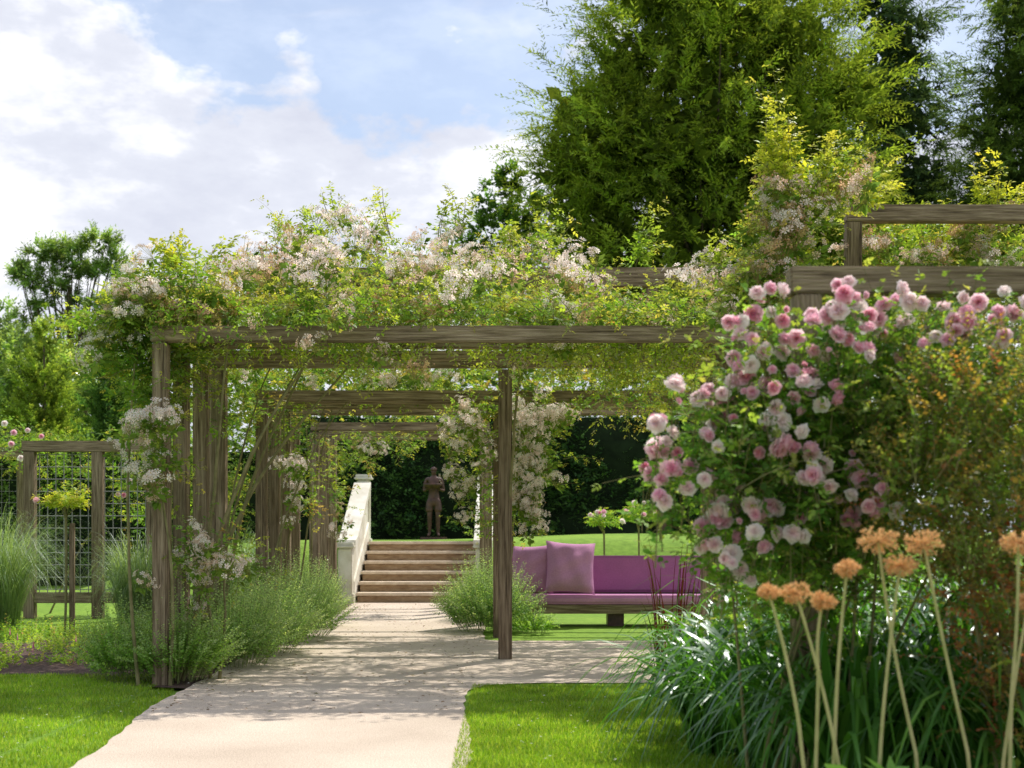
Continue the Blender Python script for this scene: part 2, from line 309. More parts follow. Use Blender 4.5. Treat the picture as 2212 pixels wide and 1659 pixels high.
th=thing('timber_pergola','tall raised pergola frame whose top beam crosses above the roses','pergola',(-3,13.8,0))
boxes('beam',[((-.3,13.75,3.6),(5.4,.1,.13))],M['wood_h'],th); boxes('beam',[((-.3,11.9,3.2),(3.2,.1,.1))],M['wood_h'],th)
for x in (-2.95,2.3): boxes('post',[((x,13.75,1.765),(.12,.12,3.53))],M['wood_v'],th)
for x in (-1.8,1.2): boxes('post',[((x,11.9,2.81),(.1,.1,.66))],M['wood_v'],th)
th=thing('timber_pergola','raised pergola beam on a stout post at upper right','pergola',(2.66,11,0))
boxes('beam',[((5.02,11,3.57),(4.76,.12,.13))],M['wood_h'],th); boxes('post',[((2.7,11,1.75),(.12,.12,3.5))],M['wood_v'],th); boxes('post',[((6.8,11,1.75),(.12,.12,3.5))],M['wood_v'],th)
boxes('beam',[((4.3,9.55,2.41),(4.9,.09,.11))],M['wood_h'],th)
# ------------------------------------------------------------------ trellises
def trellis(label,Y,xs_,top,z0,t,wr=.0022,sx_=.1,sz_=.15):
    th=thing('trellis_panel',label,'trellis',(xs_[0],Y,0))
    boxes('top_rail',[(((xs_[0]+xs_[-1])/2,Y,top-t/2),(xs_[-1]-xs_[0]+t*1.3,t*1.05,t))],M['wood_h'],th)
    for x in xs_: boxes('post',[((x,Y,(top-t)/2-.002),(t,t,top-t))],M['wood_v'],th)
    for k in range(len(xs_)-1): boxes('bottom_rail',[(((xs_[k]+xs_[k+1])/2,Y,z0),(xs_[k+1]-xs_[k]-t-.004,t*.8,t))],M['wood_h'],th)
    a=Acc(); x0,x1=xs_[0]+t/2,xs_[-1]-t/2
    for x in np.arange(x0+.05,x1,sx_): tube(a,[(x,Y,z0),(x,Y,top-t)],wr,4)
    for z in np.arange(z0+.1,top-t,sz_): tube(a,[(x0,Y+.006,z),(x1,Y+.006,z)],wr,4)
    a.build('wire_mesh',M['wire'],th)
    return th
Y=17.0
trellis('weathered timber trellis with wire mesh behind the small standard rose',Y,[P(65,0,Y)[0],P(212,0,Y)[0],P(330,0,Y)[0]],P(0,953,Y)[2],P(0,1291,Y)[2],.13,.0055)
Y=18.6
trellis('lower timber trellis end at the left edge of the garden',Y,[P(-160,0,Y)[0],P(50,0,Y)[0]],P(0,967,Y)[2],.3,.13)
Y=5.4
trellis('nearest timber trellis frame behind the pink roses',Y,[P(1741,0,Y)[0],P(2400,0,Y)[0]],P(0,580,Y)[2],.25,.105,.0015)
# ------------------------------------------------------------------ steps and balustrades
th=thing('stone_steps','six sandstone steps at the end of the path','steps',(-1.43,20.6,0))
for k in range(6):
    y0=20.62+.35*k; z=.15*(k+1)
    boxes('riser',[((-1.43,y0+.19,z-.1),(1.74,.34,.11))],M['stone'],th,.008)
    boxes('tread',[((-1.43,y0+.165,z-.02),(1.78,.4,.045))],M['tread'],th,.01)
def balus(x,label):
    th=thing('stone_balustrade',label,'balustrade',(x,20.5,0))
    prism('side_wall',[(20.62,-.1),(20.62,.85),(22.75,1.75),(22.75,-.1)],x-.09,x+.09,M['white'],th)
    prism('coping',[(20.5,.83),(20.5,.94),(20.85,1.0),(22.75,1.87),(22.75,1.753),(20.85,.89)],x-.14,x+.14,M['white'],th)
    prism('plinth',[(20.6,-.1),(20.6,.32),(22.72,1.22),(22.72,-.1)],x-.115,x+.115,M['white'],th)
    for y,zb,h in ((20.47,0,.82),(22.95,.8,1.12)):
        pr=boxes('pier',[((x,y,zb+h/2-.05),(.21,.24,h+.1))],M['white'],th,.02)
        boxes('pier_cap',[((x,y,zb+h+.02),(.29,.33,.04)),((x,y,zb+h+.06),(.25,.28,.05))],M['white'],pr,.012)
        boxes('pier_base',[((x,y,zb+.07),(.26,.3,.16))],M['white'],pr,.012)
balus(-2.45,'white stone balustrade rising left of the steps'); balus(-.43,'white stone balustrade right of the steps, half hidden by roses')
# ------------------------------------------------------------------ bench and cushions
Yb=15.6; sx0,sx1=P(1094,0,Yb)[0],P(1580,0,Yb)[0]; zs=.26
xm=(sx0+sx1)/2; Lb=sx1-sx0
th=thing('garden_bench','low timber garden bench padded in purple beside the centre post','bench',(xm,Yb,0))
boxes('seat_frame',[((xm,Yb+.02,zs-.06),(Lb,.56,.1))],M['wood_h'],th)
boxes('seat_cushion',[((xm,Yb,zs+.045),(Lb-.02,.56,.1))],M['purple2'],th,.03)
boxes('back_cushion',[((xm,Yb+.3,zs+.315),(Lb-.01,.1,.42))],M['purple'],th,.03)
boxes('backrest',[((xm,Yb+.38,zs+.2),(Lb,.05,.5))],M['wood_h'],th)
for x in (sx0+.25,P(1330,0,Yb)[0],sx1-.3): boxes('leg',[((x,Yb+.1,.072),(.18,.3,.155))],M['bronze'],th)
def pillow(label,cc,w_,h_,t_,rz,rx,ry,mat):
    a=Acc(); n=19; u=np.linspace(-1,1,n); Ug,Vg=np.meshgrid(u,u)
    for s in (1,-1):
        th_=t_/2*np.clip((1-Ug**4)*(1-Vg**4),0,1)**.55*(1+.08*np.sin(Ug*7+Vg*3)+.07*np.sin(Vg*9-Ug*4))
        V=np.stack([Ug*w_/2*(1-.08*(1-Vg**2)),s*th_,Vg*h_/2*(1-.08*(1-Ug**2))],-1).reshape(-1,3)
        i=(np.arange(n-1)*n)[:,None]+np.arange(n-1)[None]; Fc=np.stack([i,i+1,i+n+1,i+n],-1).reshape(-1,4)
        a.add(V,Fc if s<0 else Fc[:,::-1],(.3,.1,.2))
    o=a.build('throw_cushion',M[mat],None,True); o.location=cc; o.rotation_euler=(rx,ry,rz)
    tag(o,label,'cushion')
pillow('plump purple cushion leaning in front, nearer the middle of the bench',P(1232,1226,Yb-.14),.56,.6,.24,.1,-.3,.06,'purple2')
pillow('purple cushion half behind the other one, next to the centre post',P(1150,1230,Yb+.02),.5,.56,.2,-.3,-.18,-.04,'purple2')
# ------------------------------------------------------------------ statue
def skin(name,V,E,Rd,mat,parent,xf,sub=2):
    me=bpy.data.meshes.new(name); me.from_pydata([xf(v) for v in V],E,[]); me.materials.append(mat)
    o=link(name,me,parent); md=o.modifiers.new('Skin','SKIN'); md.use_smooth_shade=True
    for i_,r in enumerate(Rd): me.skin_vertices[0].data[i_].radius=(r,r) if not isinstance(r,tuple) else r
    me.skin_vertices[0].data[0].use_root=True
    o.modifiers.new('Sub','SUBSURF').levels=sub; o.modifiers['Sub'].render_levels=sub; return o
sx,sy=P(937,0,27)[0],27.0; sz=.96; S=.80
xf=lambda v:(sx+v[0]*S,sy+v[1]*S,sz+v[2]*S)
th=thing('bronze_statue','dark brown bronze figure holding a shallow bowl, standing atop the steps','statue',(sx,sy,.9))
V=[(0,0,.93),(0,0,1.06),(0,0,1.24),(0,.01,1.38),(0,.01,1.49),(0,0,1.56),(0,-.005,1.65),(0,0,1.71),(0,-.08,1.61),(0,-.105,1.63)]
E=[(0,1),(1,2),(2,3),(3,4),(4,5),(5,6),(6,7),(5,8),(6,9)]; R=[(.14,.1),(.12,.085),(.15,.1),(.13,.09),.05,.065,(.075,.09),.05,.03,.014]
R=[r*S if not isinstance(r,tuple) else (r[0]*S,r[1]*S) for r in R]
def addv(p,par,r): V.append(p);E.append((par,len(V)-1));R.append(r*S);return len(V)-1
for s in (-1,1):
    a1=addv((s*.18,.01,1.4),3,.06);a2=addv((s*.235,.03,1.12),a1,.045);a3=addv((s*.17,-.2,1.14),a2,.03);a4=addv((s*.14,-.28,1.16),a3,.034)
    for f in range(4): 
        q=addv((s*(.14-.022*(f+.3)),-.31+.008*f,1.165),a4,.011); addv((s*(.11-.024*(f+.3)),-.345+.02*f,1.185),q,.009)
    q=addv((s*.16,-.32,1.18),a4,.012); addv((s*.155,-.35,1.22),q,.01)
    l1=addv((s*.09,0,.86),0,.09);l2=addv((s*.1,-.02,.5),l1,.06);l3=addv((s*.1,.01,.32),l2,.055);l4=addv((s*.105,.03,.08),l3,.036);addv((s*.13,-.13,.035),l4,.032)
    addv((s*.075,.0,1.645),6,.016)
skin('body',V,E,R,M['bronze'],th,xf)
Vs=[(0,0,1.0),(0,0,.9),(-.1,0,.8),(-.11,-.01,.58),(.1,0,.8),(.11,-.01,.58)]
skin('shorts',Vs,[(0,1),(1,2),(2,3),(1,4),(4,5)],[(.14*S,.12*S),(.15*S,.12*S),.1*S,.1*S,.1*S,.1*S],M['bronze'],th,xf,2)
a=Acc(); prof=[(.0,1.17),(.12,1.18),(.21,1.24),(.23,1.29),(.21,1.285),(.11,1.22),(0,1.215)]
ns=24; V_=[(sx+r*S*math.cos(t),sy+(-.33+r*math.sin(t)*.8)*S,sz+z*S) for r,z in prof for t in np.arange(ns)*2*math.pi/ns]
i=(np.arange(len(prof)-1)*ns)[:,None];j=np.arange(ns)[None];k=(j+1)%ns
a.add(V_,np.stack([i+j,i+k,i+ns+k,i+ns+j],-1).reshape(-1,4),(.1,.1,.1)); a.build('bowl',M['bronze'],th,True)
boxes('plinth',[((sx,sy-.02,.915),(.5,.5,.09))],M['bronze'],th,.01)
Yq=24.5
bo=boxes('garden_post',[(tuple(P(1432,1132,Yq)),(.12,.12,.5)),(tuple(P(1432,1100,Yq)),(.15,.15,.04))],M['bronze'],None,.01); tag(bo,'short rusty post in front of the dark hedge','post')
# ------------------------------------------------------------------ trees
def tree(name,label,base,trunk_top,r0,C,Rr,nclump,slen,nl,L,cols,mat,wid=.5,up=.25,group=None,shell=.55,limbs=14,per=7,sagz=.0,spread=.65,tipcol=None,cj=.3,inner=1.2,lr=.22,liml=1.,plumes=0,plen=(1.2,2.4),pz=.3,inr=.62):
    th=thing(name,label,'tree',base,group)
    base=np.array(base,float);tt=np.array(trunk_top,float);C=np.array(C,float).reshape(-1,3);Rr=np.array(Rr,float).reshape(-1,3)
    vol=Rr.prod(1)**.66; pr=vol/vol.sum(); idx=rng.choice(len(C),nclump,p=pr)
    o=sph(nclump); rr=U(shell**1.5,1,nclump)**(1/1.5); rr*=1+.1*rng.normal(size=nclump)
    cen=C[idx]+o*Rr[idx]*rr[:,None]
    a=Acc(); st=Acc()
    A=np.repeat(cen,per,0); oo=np.repeat(norm(o*[1,1,.7]),per,0)
    D=norm(oo+U(-spread,spread,A.shape)+np.array([0,0,up]))
    B=A+D*slen*U(.5,1.15,(len(A),1))
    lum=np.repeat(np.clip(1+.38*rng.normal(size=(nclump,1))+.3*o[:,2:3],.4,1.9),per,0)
    shoots(a,A-D*slen*.2,B,(0,0,sagz*slen),nl,L,cols,wid=wid,side=.8,fwd=.9,rnd=.35,cj=cj,tipcol=tipcol,lum=lum)
    if plumes:
        ix=rng.choice(len(C),plumes,p=pr); o=norm(sph(plumes)*[1,1,.8]); A=C[ix]+o*Rr[ix]*U(.75,1.0,(plumes,1)); D=norm(o*[1,1,.35]+[0,0,pz]+U(-.25,.25,(plumes,3)))*U(*plen,(plumes,1))
        lum=np.repeat(np.clip(1.1+.35*rng.normal(size=(plumes,1)),.6,1.9),6,0)
        A=np.repeat(A,6,0); D=np.repeat(D,6,0); k=len(A); f=U(0,.6,(k,1)); A2=A+D*f; B2=A+D*(f+.4)+U(-.5,.5,(k,3))*np.linalg.norm(D,axis=1,keepdims=True)*.3+[0,0,-.12]
        shoots(a,A2,B2,(0,0,.12),14,L*.85,cols,wid=wid,side=.8,fwd=.9,rnd=.35,cj=cj,tipcol=tipcol,lum=lum)
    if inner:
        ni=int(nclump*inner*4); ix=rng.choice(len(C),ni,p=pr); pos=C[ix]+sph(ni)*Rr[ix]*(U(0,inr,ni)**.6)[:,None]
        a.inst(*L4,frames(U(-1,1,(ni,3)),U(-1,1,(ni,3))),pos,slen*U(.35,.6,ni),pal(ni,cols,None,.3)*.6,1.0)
    a.build('crown',mat,th)
    tube(st,curve(base-[0,0,.2],tt,[.1*r0,0,0],10),np.linspace(r0,r0*.2,10),9)
    for q in rng.choice(nclump,min(limbs,nclump),replace=False):
        t=U(.25,.9); s=base+(tt-base)*t; e=s+(cen[q]-s)*liml; tube(st,curve(s,e,[0,0,-.06*np.linalg.norm(e-s)],7),np.linspace(r0*lr*(1.2-t),r0*.04,7),6)
    st.build('trunk',M['bark'],th,True); return th
YC=[(.19,.27,.04),(.14,.21,.035),(.1,.155,.035),(.25,.32,.05)]
Y=38
tree('conifer_tree','huge olive green yew like conifer towering behind the pergola',(5.2,Y,.9),c(1560,0,Y),.4,
 [c(1540,60,Y),c(1500,330,Y),c(1340,340,Y),c(1700,330,Y),c(1560,620,Y),c(1350,150,Y),c(1700,100,Y),c(1290,540,Y),c(1440,-60,Y),c(1780,560,Y),c(1230,380,Y),c(1250,240,Y),c(1830,200,Y)],
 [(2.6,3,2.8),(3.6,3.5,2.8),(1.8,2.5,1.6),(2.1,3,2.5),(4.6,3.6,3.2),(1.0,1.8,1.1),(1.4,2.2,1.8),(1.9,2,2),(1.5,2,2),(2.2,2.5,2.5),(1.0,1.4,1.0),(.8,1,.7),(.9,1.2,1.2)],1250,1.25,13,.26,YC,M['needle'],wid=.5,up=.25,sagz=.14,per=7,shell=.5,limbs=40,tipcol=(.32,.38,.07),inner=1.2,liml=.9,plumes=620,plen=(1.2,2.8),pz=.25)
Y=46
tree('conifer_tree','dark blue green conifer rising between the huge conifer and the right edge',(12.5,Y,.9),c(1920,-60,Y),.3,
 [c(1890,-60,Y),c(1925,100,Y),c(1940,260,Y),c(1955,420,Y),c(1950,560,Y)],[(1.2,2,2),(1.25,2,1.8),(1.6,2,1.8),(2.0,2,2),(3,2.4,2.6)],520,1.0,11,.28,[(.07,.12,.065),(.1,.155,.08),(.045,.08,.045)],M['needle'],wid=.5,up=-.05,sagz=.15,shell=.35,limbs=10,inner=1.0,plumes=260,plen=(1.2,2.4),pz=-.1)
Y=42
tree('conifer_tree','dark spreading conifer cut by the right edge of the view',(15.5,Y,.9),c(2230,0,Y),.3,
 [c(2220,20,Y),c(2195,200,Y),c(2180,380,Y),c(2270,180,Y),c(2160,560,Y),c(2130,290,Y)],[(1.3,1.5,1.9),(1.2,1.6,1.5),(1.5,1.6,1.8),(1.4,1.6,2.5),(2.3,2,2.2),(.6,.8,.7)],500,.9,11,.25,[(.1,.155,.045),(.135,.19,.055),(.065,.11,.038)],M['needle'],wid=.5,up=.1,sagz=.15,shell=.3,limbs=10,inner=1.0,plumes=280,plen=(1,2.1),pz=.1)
Y=40
tree('broadleaf_tree','small dark leafy tree at the left foot of the huge conifer',(c(1110,0,Y)[0],Y,0),c(1110,450,Y),.2,
 [c(1090,410,Y),c(1055,445,Y),c(1140,460,Y),c(1080,520,Y),c(1110,380,Y)],[(.6,.5,.35),(.45,.4,.25),(.7,.6,.5),(1.2,1,.9),(.35,.3,.25)],150,.35,6,.22,[(.07,.14,.035),(.11,.19,.045)],M['leaf'],wid=1,up=.2,per=7,limbs=8,inner=.5)
Y=45
pads=[(60,600,.7),(100,548,.8),(150,535,.7),(215,525,.7),(255,560,.5),(262,605,.5),(200,585,.7),(130,625,.6),(60,690,.4),(185,660,.5),(240,660,.5),(200,720,.5),(110,590,.6),(40,580,.4),(225,760,.6),(160,570,.6),(90,660,.4),(150,700,.5),(180,780,.7)]
tree('pine_tree','gnarled open crowned pine standing against the sky at left',(c(150,0,Y)[0],Y,0),c(150,620,Y),.3,
 [c(x,y,Y) for x,y,r in pads],[(r*.95,r,r*.45) for x,y,r in pads],430,.36,8,.2,[(.18,.29,.1),(.14,.23,.08),(.25,.35,.13)],M['needle'],wid=.6,up=.5,shell=.2,limbs=40,per=6,spread=.9,inner=.2,lr=.34)
def cone(name,label,px,pyt,pyb,wpx,Y,cols,n):
    b=c(px,pyb,Y); t=c(px,pyt,Y); C=[];R=[]
    for f in np.linspace(.02,.95,9):
        C.append(t+(b-t)*f); r=wpx/F*Y*(.04+f**.8*.46); R.append((r,r,(t[2]-b[2])/11))
    tree(name,label,(b[0],Y,0),tuple(t-[0,0,.5]),.12,C,R,n,.4,8,.15,cols,M['needle'],wid=.7,up=.9,shell=.5,limbs=4,per=7,spread=.5,inner=.6,plumes=50,plen=(.4,.8),pz=.9)
cone('cone_conifer','yellow green cone shaped conifer below the open pine',95,705,1100,230,36,[(.2,.29,.05),(.15,.23,.045),(.27,.35,.065)],380)
cone('cone_conifer','darker narrow conifer just left of the pergola',235,760,1150,160,30,[(.06,.13,.035),(.09,.17,.045)],280)
Y=50
tree('broadleaf_tree','grey green rounded tree at the far left edge',(c(0,0,Y)[0],Y,0),c(10,800,Y),.3,[c(0,730,Y),c(60,760,Y),c(-40,840,Y)],[(1.6,1.4,1.1),(1.2,1,.8),(2,2,2)],220,.6,8,.22,[(.13,.2,.09),(.18,.25,.11)],M['leaf'],wid=.9,inner=.6)
tree('broadleaf_tree','pale lime leafy tree behind the cone conifer at left',(c(20,0,42)[0],42,0),c(20,850,42),.3,[c(20,830,42),c(170,850,42),c(70,760,42),c(290,900,42)],[(1.6,1.4,1.4),(1.3,1.3,1.2),(.9,.9,.6),(1.3,1.3,1.3)],300,.6,8,.22,[(.22,.33,.1),(.17,.27,.08),(.29,.38,.13)],M['leaf'],wid=.9,inner=.6)
a=Acc(); n=7000; X=U(-55,55,n); Yd=U(56,66,n); top=6+1.6*np.sin(X*.23)+1.1*np.sin(X*.71+1)+4.5*smooth((X+15)/4)
Z=U(0,1,n)**.7*top; A=np.stack([X,Yd,Z],-1); B=A+norm(U(-1,1,(n,3))+[0,-.4,.4])*U(.8,1.5,(n,1))
shoots(a,A,B,(0,0,.1),7,.6,[(.09,.155,.045),(.13,.21,.055),(.06,.105,.035)],wid=1.3); tag(a.build('distant_wood',M['needle']),'distant belt of mixed green woodland behind the garden','woodland',kind='stuff')
def hedge(label,x0,x1,y0,y1,ztop,n,cols,z0=.3,L=.13,mat='gloss',cat='hedge',name='laurel_hedge'):
    th=thing(name,label,cat,((x0+x1)/2,(y0+y1)/2,float(hgt((x0+x1)/2,y0))))
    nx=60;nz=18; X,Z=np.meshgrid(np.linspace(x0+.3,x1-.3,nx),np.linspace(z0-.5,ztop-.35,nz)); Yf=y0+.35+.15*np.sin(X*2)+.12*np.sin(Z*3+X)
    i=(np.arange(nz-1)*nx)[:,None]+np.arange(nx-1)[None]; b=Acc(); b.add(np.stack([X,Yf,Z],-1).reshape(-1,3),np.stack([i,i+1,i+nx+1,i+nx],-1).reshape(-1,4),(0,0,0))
    b.build('shaded_interior',M['dark'],th)  # near-black backing sheet: shade deep in the hedge put into its colour
    X=U(x0,x1,n);Z=z0+(ztop-z0)*U(0,1,n)**.85; bul=.3*np.sin(X*1.9+.5)+.2*np.sin(Z*2.7+X*1.3); top=np.clip((Z-(ztop-.5))*1.2,0,1)
    Yv=y0+.25-bul*.6+U(-.15,.4,n)+top*U(0,1.4,n); Z=Z+top*.25*np.sin(X*2.3)
    A=np.stack([X,Yv,Z],-1); B=A+norm(U(-1,1,(n,3))*[1,.7,.8]+[0,-.6,.6])*U(.25,.5,(n,1))
    a=Acc(); shoots(a,A,B,(0,0,.06),8,L,cols,tmpl=L6,wid=.95,side=1,fwd=.5,cj=.4); a.build('foliage',M[mat],th); return th
HC=[(.04,.105,.023),(.065,.145,.032),(.025,.07,.017),(.09,.18,.035)]
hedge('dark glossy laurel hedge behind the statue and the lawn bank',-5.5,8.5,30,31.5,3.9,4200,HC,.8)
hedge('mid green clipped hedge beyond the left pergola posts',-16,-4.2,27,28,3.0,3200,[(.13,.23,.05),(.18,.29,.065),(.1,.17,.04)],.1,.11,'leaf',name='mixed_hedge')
# ------------------------------------------------------------------ roses: templates
def petals(n,rad,w_,cup,z=0,off=0):
    V=[];Fc=[]
    for k in range(n):
        t=k*2*math.pi/n+off; ct,s_=math.cos(t),math.sin(t); b=len(V)
        for r,ww,zz in ((.08,.12,0),(.6,w_,cup*.35),(1,w_*.75,cup)):
            for q in (-1,0,1):
                x=q*ww*rad; y=r*rad; zq=z+zz*rad+(abs(q)*.12*rad*cup if q else 0)
                V.append((x*ct-y*s_,x*s_+y*ct,zq))
        for u in range(2):
            for v in range(2): Fc.append((b+u*3+v,b+u*3+v+1,b+u*3+v+4,b+u*3+v+3))
    return np.array(V),np.array(Fc)
fl5=(np.concatenate([np.array([(0,0,.02)]),*[np.array([(.95*math.cos(t-.35),.95*math.sin(t-.35),.18),(.8*math.cos(t),.8*math.sin(t),.1),(.95*math.cos(t+.35),.95*math.sin(t+.35),.18)]) for t in np.arange(5)*2*math.pi/5]]),
     np.array([(0,1+3*k,2+3*k,3+3*k) for k in range(5)]))
oct_=(np.array([(0,0,1.),(.7,0,.3),(0,.7,.3),(-.7,0,.3),(0,-.7,.3),(0,0,-.3)]),np.array([(0,1,2),(0,2,3),(0,3,4),(0,4,1),(5,2,1),(5,3,2),(5,4,3),(5,1,4)]))
def cluster_mesh(kind):
    a=Acc(); n=28 if kind!='tan' else 38; v=sph(n,.8); R=.095
    pos=v*R*U(.5,1.2,(n,1))*[1,1,.75]; fr=frames(norm(np.cross(v,U(-1,1,(n,3)))),v)
    if kind=='white': cols=pal(n,[(.9,.84,.79),(.92,.88,.84),(.89,.76,.72)],None,.05); k=n
    elif kind=='blush': cols=pal(n,[(.84,.66,.57),(.86,.76,.66),(.72,.53,.41),(.88,.8,.73)],None,.08); k=20
    else: cols=pal(n,[(.64,.43,.25),(.58,.4,.2),(.74,.55,.4),(.5,.44,.16)],None,.2); k=12
    a.inst(*fl5,fr[:k],pos[:k],U(.016,.025,k),cols[:k])
    a.inst(*oct_,fr[:k],pos[:k]+v[:k]*.002,.004,pal(k,[(.7,.5,.1)],None,.1))
    if n>k: a.inst(*oct_,fr[k:],pos[k:],U(.006,.012,n-k),cols[k:])
    base=np.tile([0,0,-.07],(n,1)); x=norm(np.cross(pos-base,U(-1,1,(n,3))))*.0009
    V=np.stack([base-x,base+x,pos+x,pos-x],1).reshape(-1,3); a.add(V,np.arange(n*4).reshape(-1,4),(.36,.3,.12) if kind=='tan' else (.24,.26,.08))
    m=14; vv=sph(m); vv[:,2]=-np.abs(vv[:,2])*.5; a.inst(*L4,frames(vv,U(-1,1,(m,3))+[0,0,1]),np.tile([0,0,-.05],(m,1))+vv*.03,U(.04,.065,m),pal(m,[(.15,.27,.04),(.22,.32,.05)]),1.1)
    return a.mesh('flower_cluster_'+kind,M['petal'])
CM={'white':[cluster_mesh('white') for _ in range(4)],'blush':[cluster_mesh('blush') for _ in range(4)],'tan':[cluster_mesh('tan') for _ in range(4)]}
def put_clusters(th,pos,kinds,w_,sc=(.8,1.5)):
    for p in pos:
        k=rng.choice(len(kinds),p=w_); me=random.choice(CM[kinds[k]])
        link('flower_cluster',me,th,loc=[float(v) for v in p],rot=(random.uniform(-.3,1.1),random.uniform(-.6,.6),random.uniform(0,6.28)),sc=random.uniform(*sc))
GC=[(.12,.245,.035),(.17,.29,.04),(.08,.17,.03),(.25,.34,.05),(.35,.37,.07),(.42,.27,.1)]
GW=[.28,.23,.2,.16,.08,.05]
SPC=[(.24,.34,.05),(.33,.4,.07),(.17,.28,.045)]; TIP=(.47,.4,.11)
prx=[150,230,300,400,480,560,640,720,800,880,1000,1100,1160,1240,1300,1400,1500,1600,1680]
pry=[760,690,620,595,560,515,485,465,475,500,505,520,510,550,605,615,605,590,590]
def ztop(X,Y):
    px=1106+X*F/Y; pt=np.interp(px,prx,pry); pf=np.maximum(pt,605)+25
    py=pf+(pt-pf)*np.clip((Y-9.4)/2.6,0,1); return CH+(YH-py)/F*Y-.17*(1+np.sin(X*5.1+Y*2)*np.sin(X*2.3-Y*3))
def rambler(label,base,x0,x1,n,whites,nb,kinds,kw,hang,sprays,canes,ndr=30):
    th=thing('rambling_rose',label,'climbing rose',base)
    a=Acc(); st=Acc()
    X=U(x0,x1,n);Y=U(9.6,13.9,n)**1.0; Zt=ztop(X,Y); f=U(0,1,n)**.8
    Zb=2.5+(np.maximum(Zt-.28,2.55)-2.5)*f
    A=np.stack([X,Y,Zb],-1); D=norm(U(-1,1,(n,3))*[1,.9,.45]+[0,-.1,.6])
    B=A+D*U(.22,.55,(n,1)); B[:,2]=np.minimum(B[:,2],Zt+.12)
    shoots(a,A,B,(0,0,.08),7,.052,GC,GW,tmpl=L4,wid=1.2,comp=True,stem=st,tipcol=TIP,cj=.4)
    m=100; X=U(x0,x1,m);Yr=U(9.5,13.2,m);Zt=ztop(X,Yr)-.1; A=np.stack([X,Yr,Zt],-1); B=A+np.stack([U(-.4,.4,m),U(-.3,.2,m),U(.1,.4,m)],-1)
    shoots(a,A,B,(0,0,.09),9,.046,SPC,wid=1.05,comp=True,stem=st,sw=.003,tipcol=TIP,taper=.5)
    m=ndr; X=U(x0,x1,m); A=np.stack([X,U(9.38,9.55,m),U(2.5,2.62,m)],-1); B=A+np.stack([U(-.3,.3,m),U(-.12,-.02,m),-U(.05,.45,m)*U(.3,1,m)],-1)
    shoots(a,A,B,(0,-.1,.06),7,.046,GC,GW,wid=1.1,comp=True,stem=st,tipcol=TIP)
    for (px,pyb,Yh,cnt) in hang:
        h0=c(px,720,Yh); nA=cnt; A=h0+U(-1,1,(nA,3))*[.2,.5,.08]; A[:,1]=np.maximum(A[:,1],9.75); zb=c(px,pyb,Yh)[2]
        B=A+np.stack([U(-.22,.22,nA),U(-.15,.15,nA),(zb-A[:,2])*U(.35,1,nA)],-1)
        shoots(a,A,B,(.05,-.02,.05),8,.054,SPC,wid=1.1,comp=True,stem=st,tipcol=TIP)
    for (px,py,Ys_,bx,by) in sprays:
        t_=c(px,py,Ys_); b_=c(bx,by,Ys_); A=np.tile(b_,(3,1))+U(-.05,.05,(3,3)); B=np.tile(t_,(3,1))+U(-1,1,(3,3))*[.16,.2,.13]; B[0]=t_
        shoots(a,A,B,(U(-.1,.1),0,.06),13,.062,SPC,wid=1.05,comp=True,stem=st,sw=.005,tipcol=TIP,taper=.45)
    a.build('foliage',M['leaf'],th)
    for k,(p0,p1,s_) in enumerate(canes): tube(st,curve(p0,p1,s_,14)+np.cumsum(rng.normal(size=(14,3))*.008,0),np.linspace(.02,.008,14),6,(.12,.1,.05))
    st.build('canes',M['stem'],th)
    put_clusters(th,[c(px+U(-14,14),py+U(-12,12),Yw-.1) for px,py,Yw in whites],['white','blush'],[.85,.15],(1.1,1.7))
    X=U(x0,x1,nb);Y=9.4+U(0,1,nb)*3.8; Zt=ztop(X,Y); pos=np.stack([X,Y-.1,Zt+.03-U(0,1,nb)**2*.4],-1)
    put_clusters(th,pos,kinds,kw,(.9,1.8)); return th
rambler('rambling rose with white and buff flower heads over the left half of the pergola',(-2.3,9.7,0),-3.0,-.75,960,
 [(670,560,10.3),(640,585,10.2),(700,595,10.1),(610,570,10.4),(655,620,9.9),(740,560,10.6),(690,540,10.5),(735,470,11.8),(700,480,11.8),(790,480,12),(760,520,11.3),(520,590,10.2),(850,575,10.2),(880,590,10),(460,620,9.8)],84,['blush','tan','white'],[.45,.45,.1],
 [(770,850,9.8,22),(740,800,9.9,10),(620,790,9.9,8),(480,800,10,12),(560,770,10.3,10),(860,790,10,8),(420,850,10.3,12)],
 [(715,405,12,735,500),(815,408,11.6,830,500),(395,500,10.2,385,590),(480,520,10.4,440,590),(600,470,12,600,540),(660,450,11,650,530),(350,540,10,340,620)],
 [((-2.35,9.75,0),(-2.0,9.9,2.5),(.1,0,-.1)),((-2.33,9.8,0),(-1.3,9.9,2.45),(-.35,0,.1)),((-2.35,10.3,0),(-1.0,10.4,2.45),(-.5,0,.1)),((-2.4,9.7,0),(-2.45,9.6,2.6),(.06,0,0)),((-2.3,10.9,0),(-1.6,10.9,2.5),(-.3,0,.2))],34)
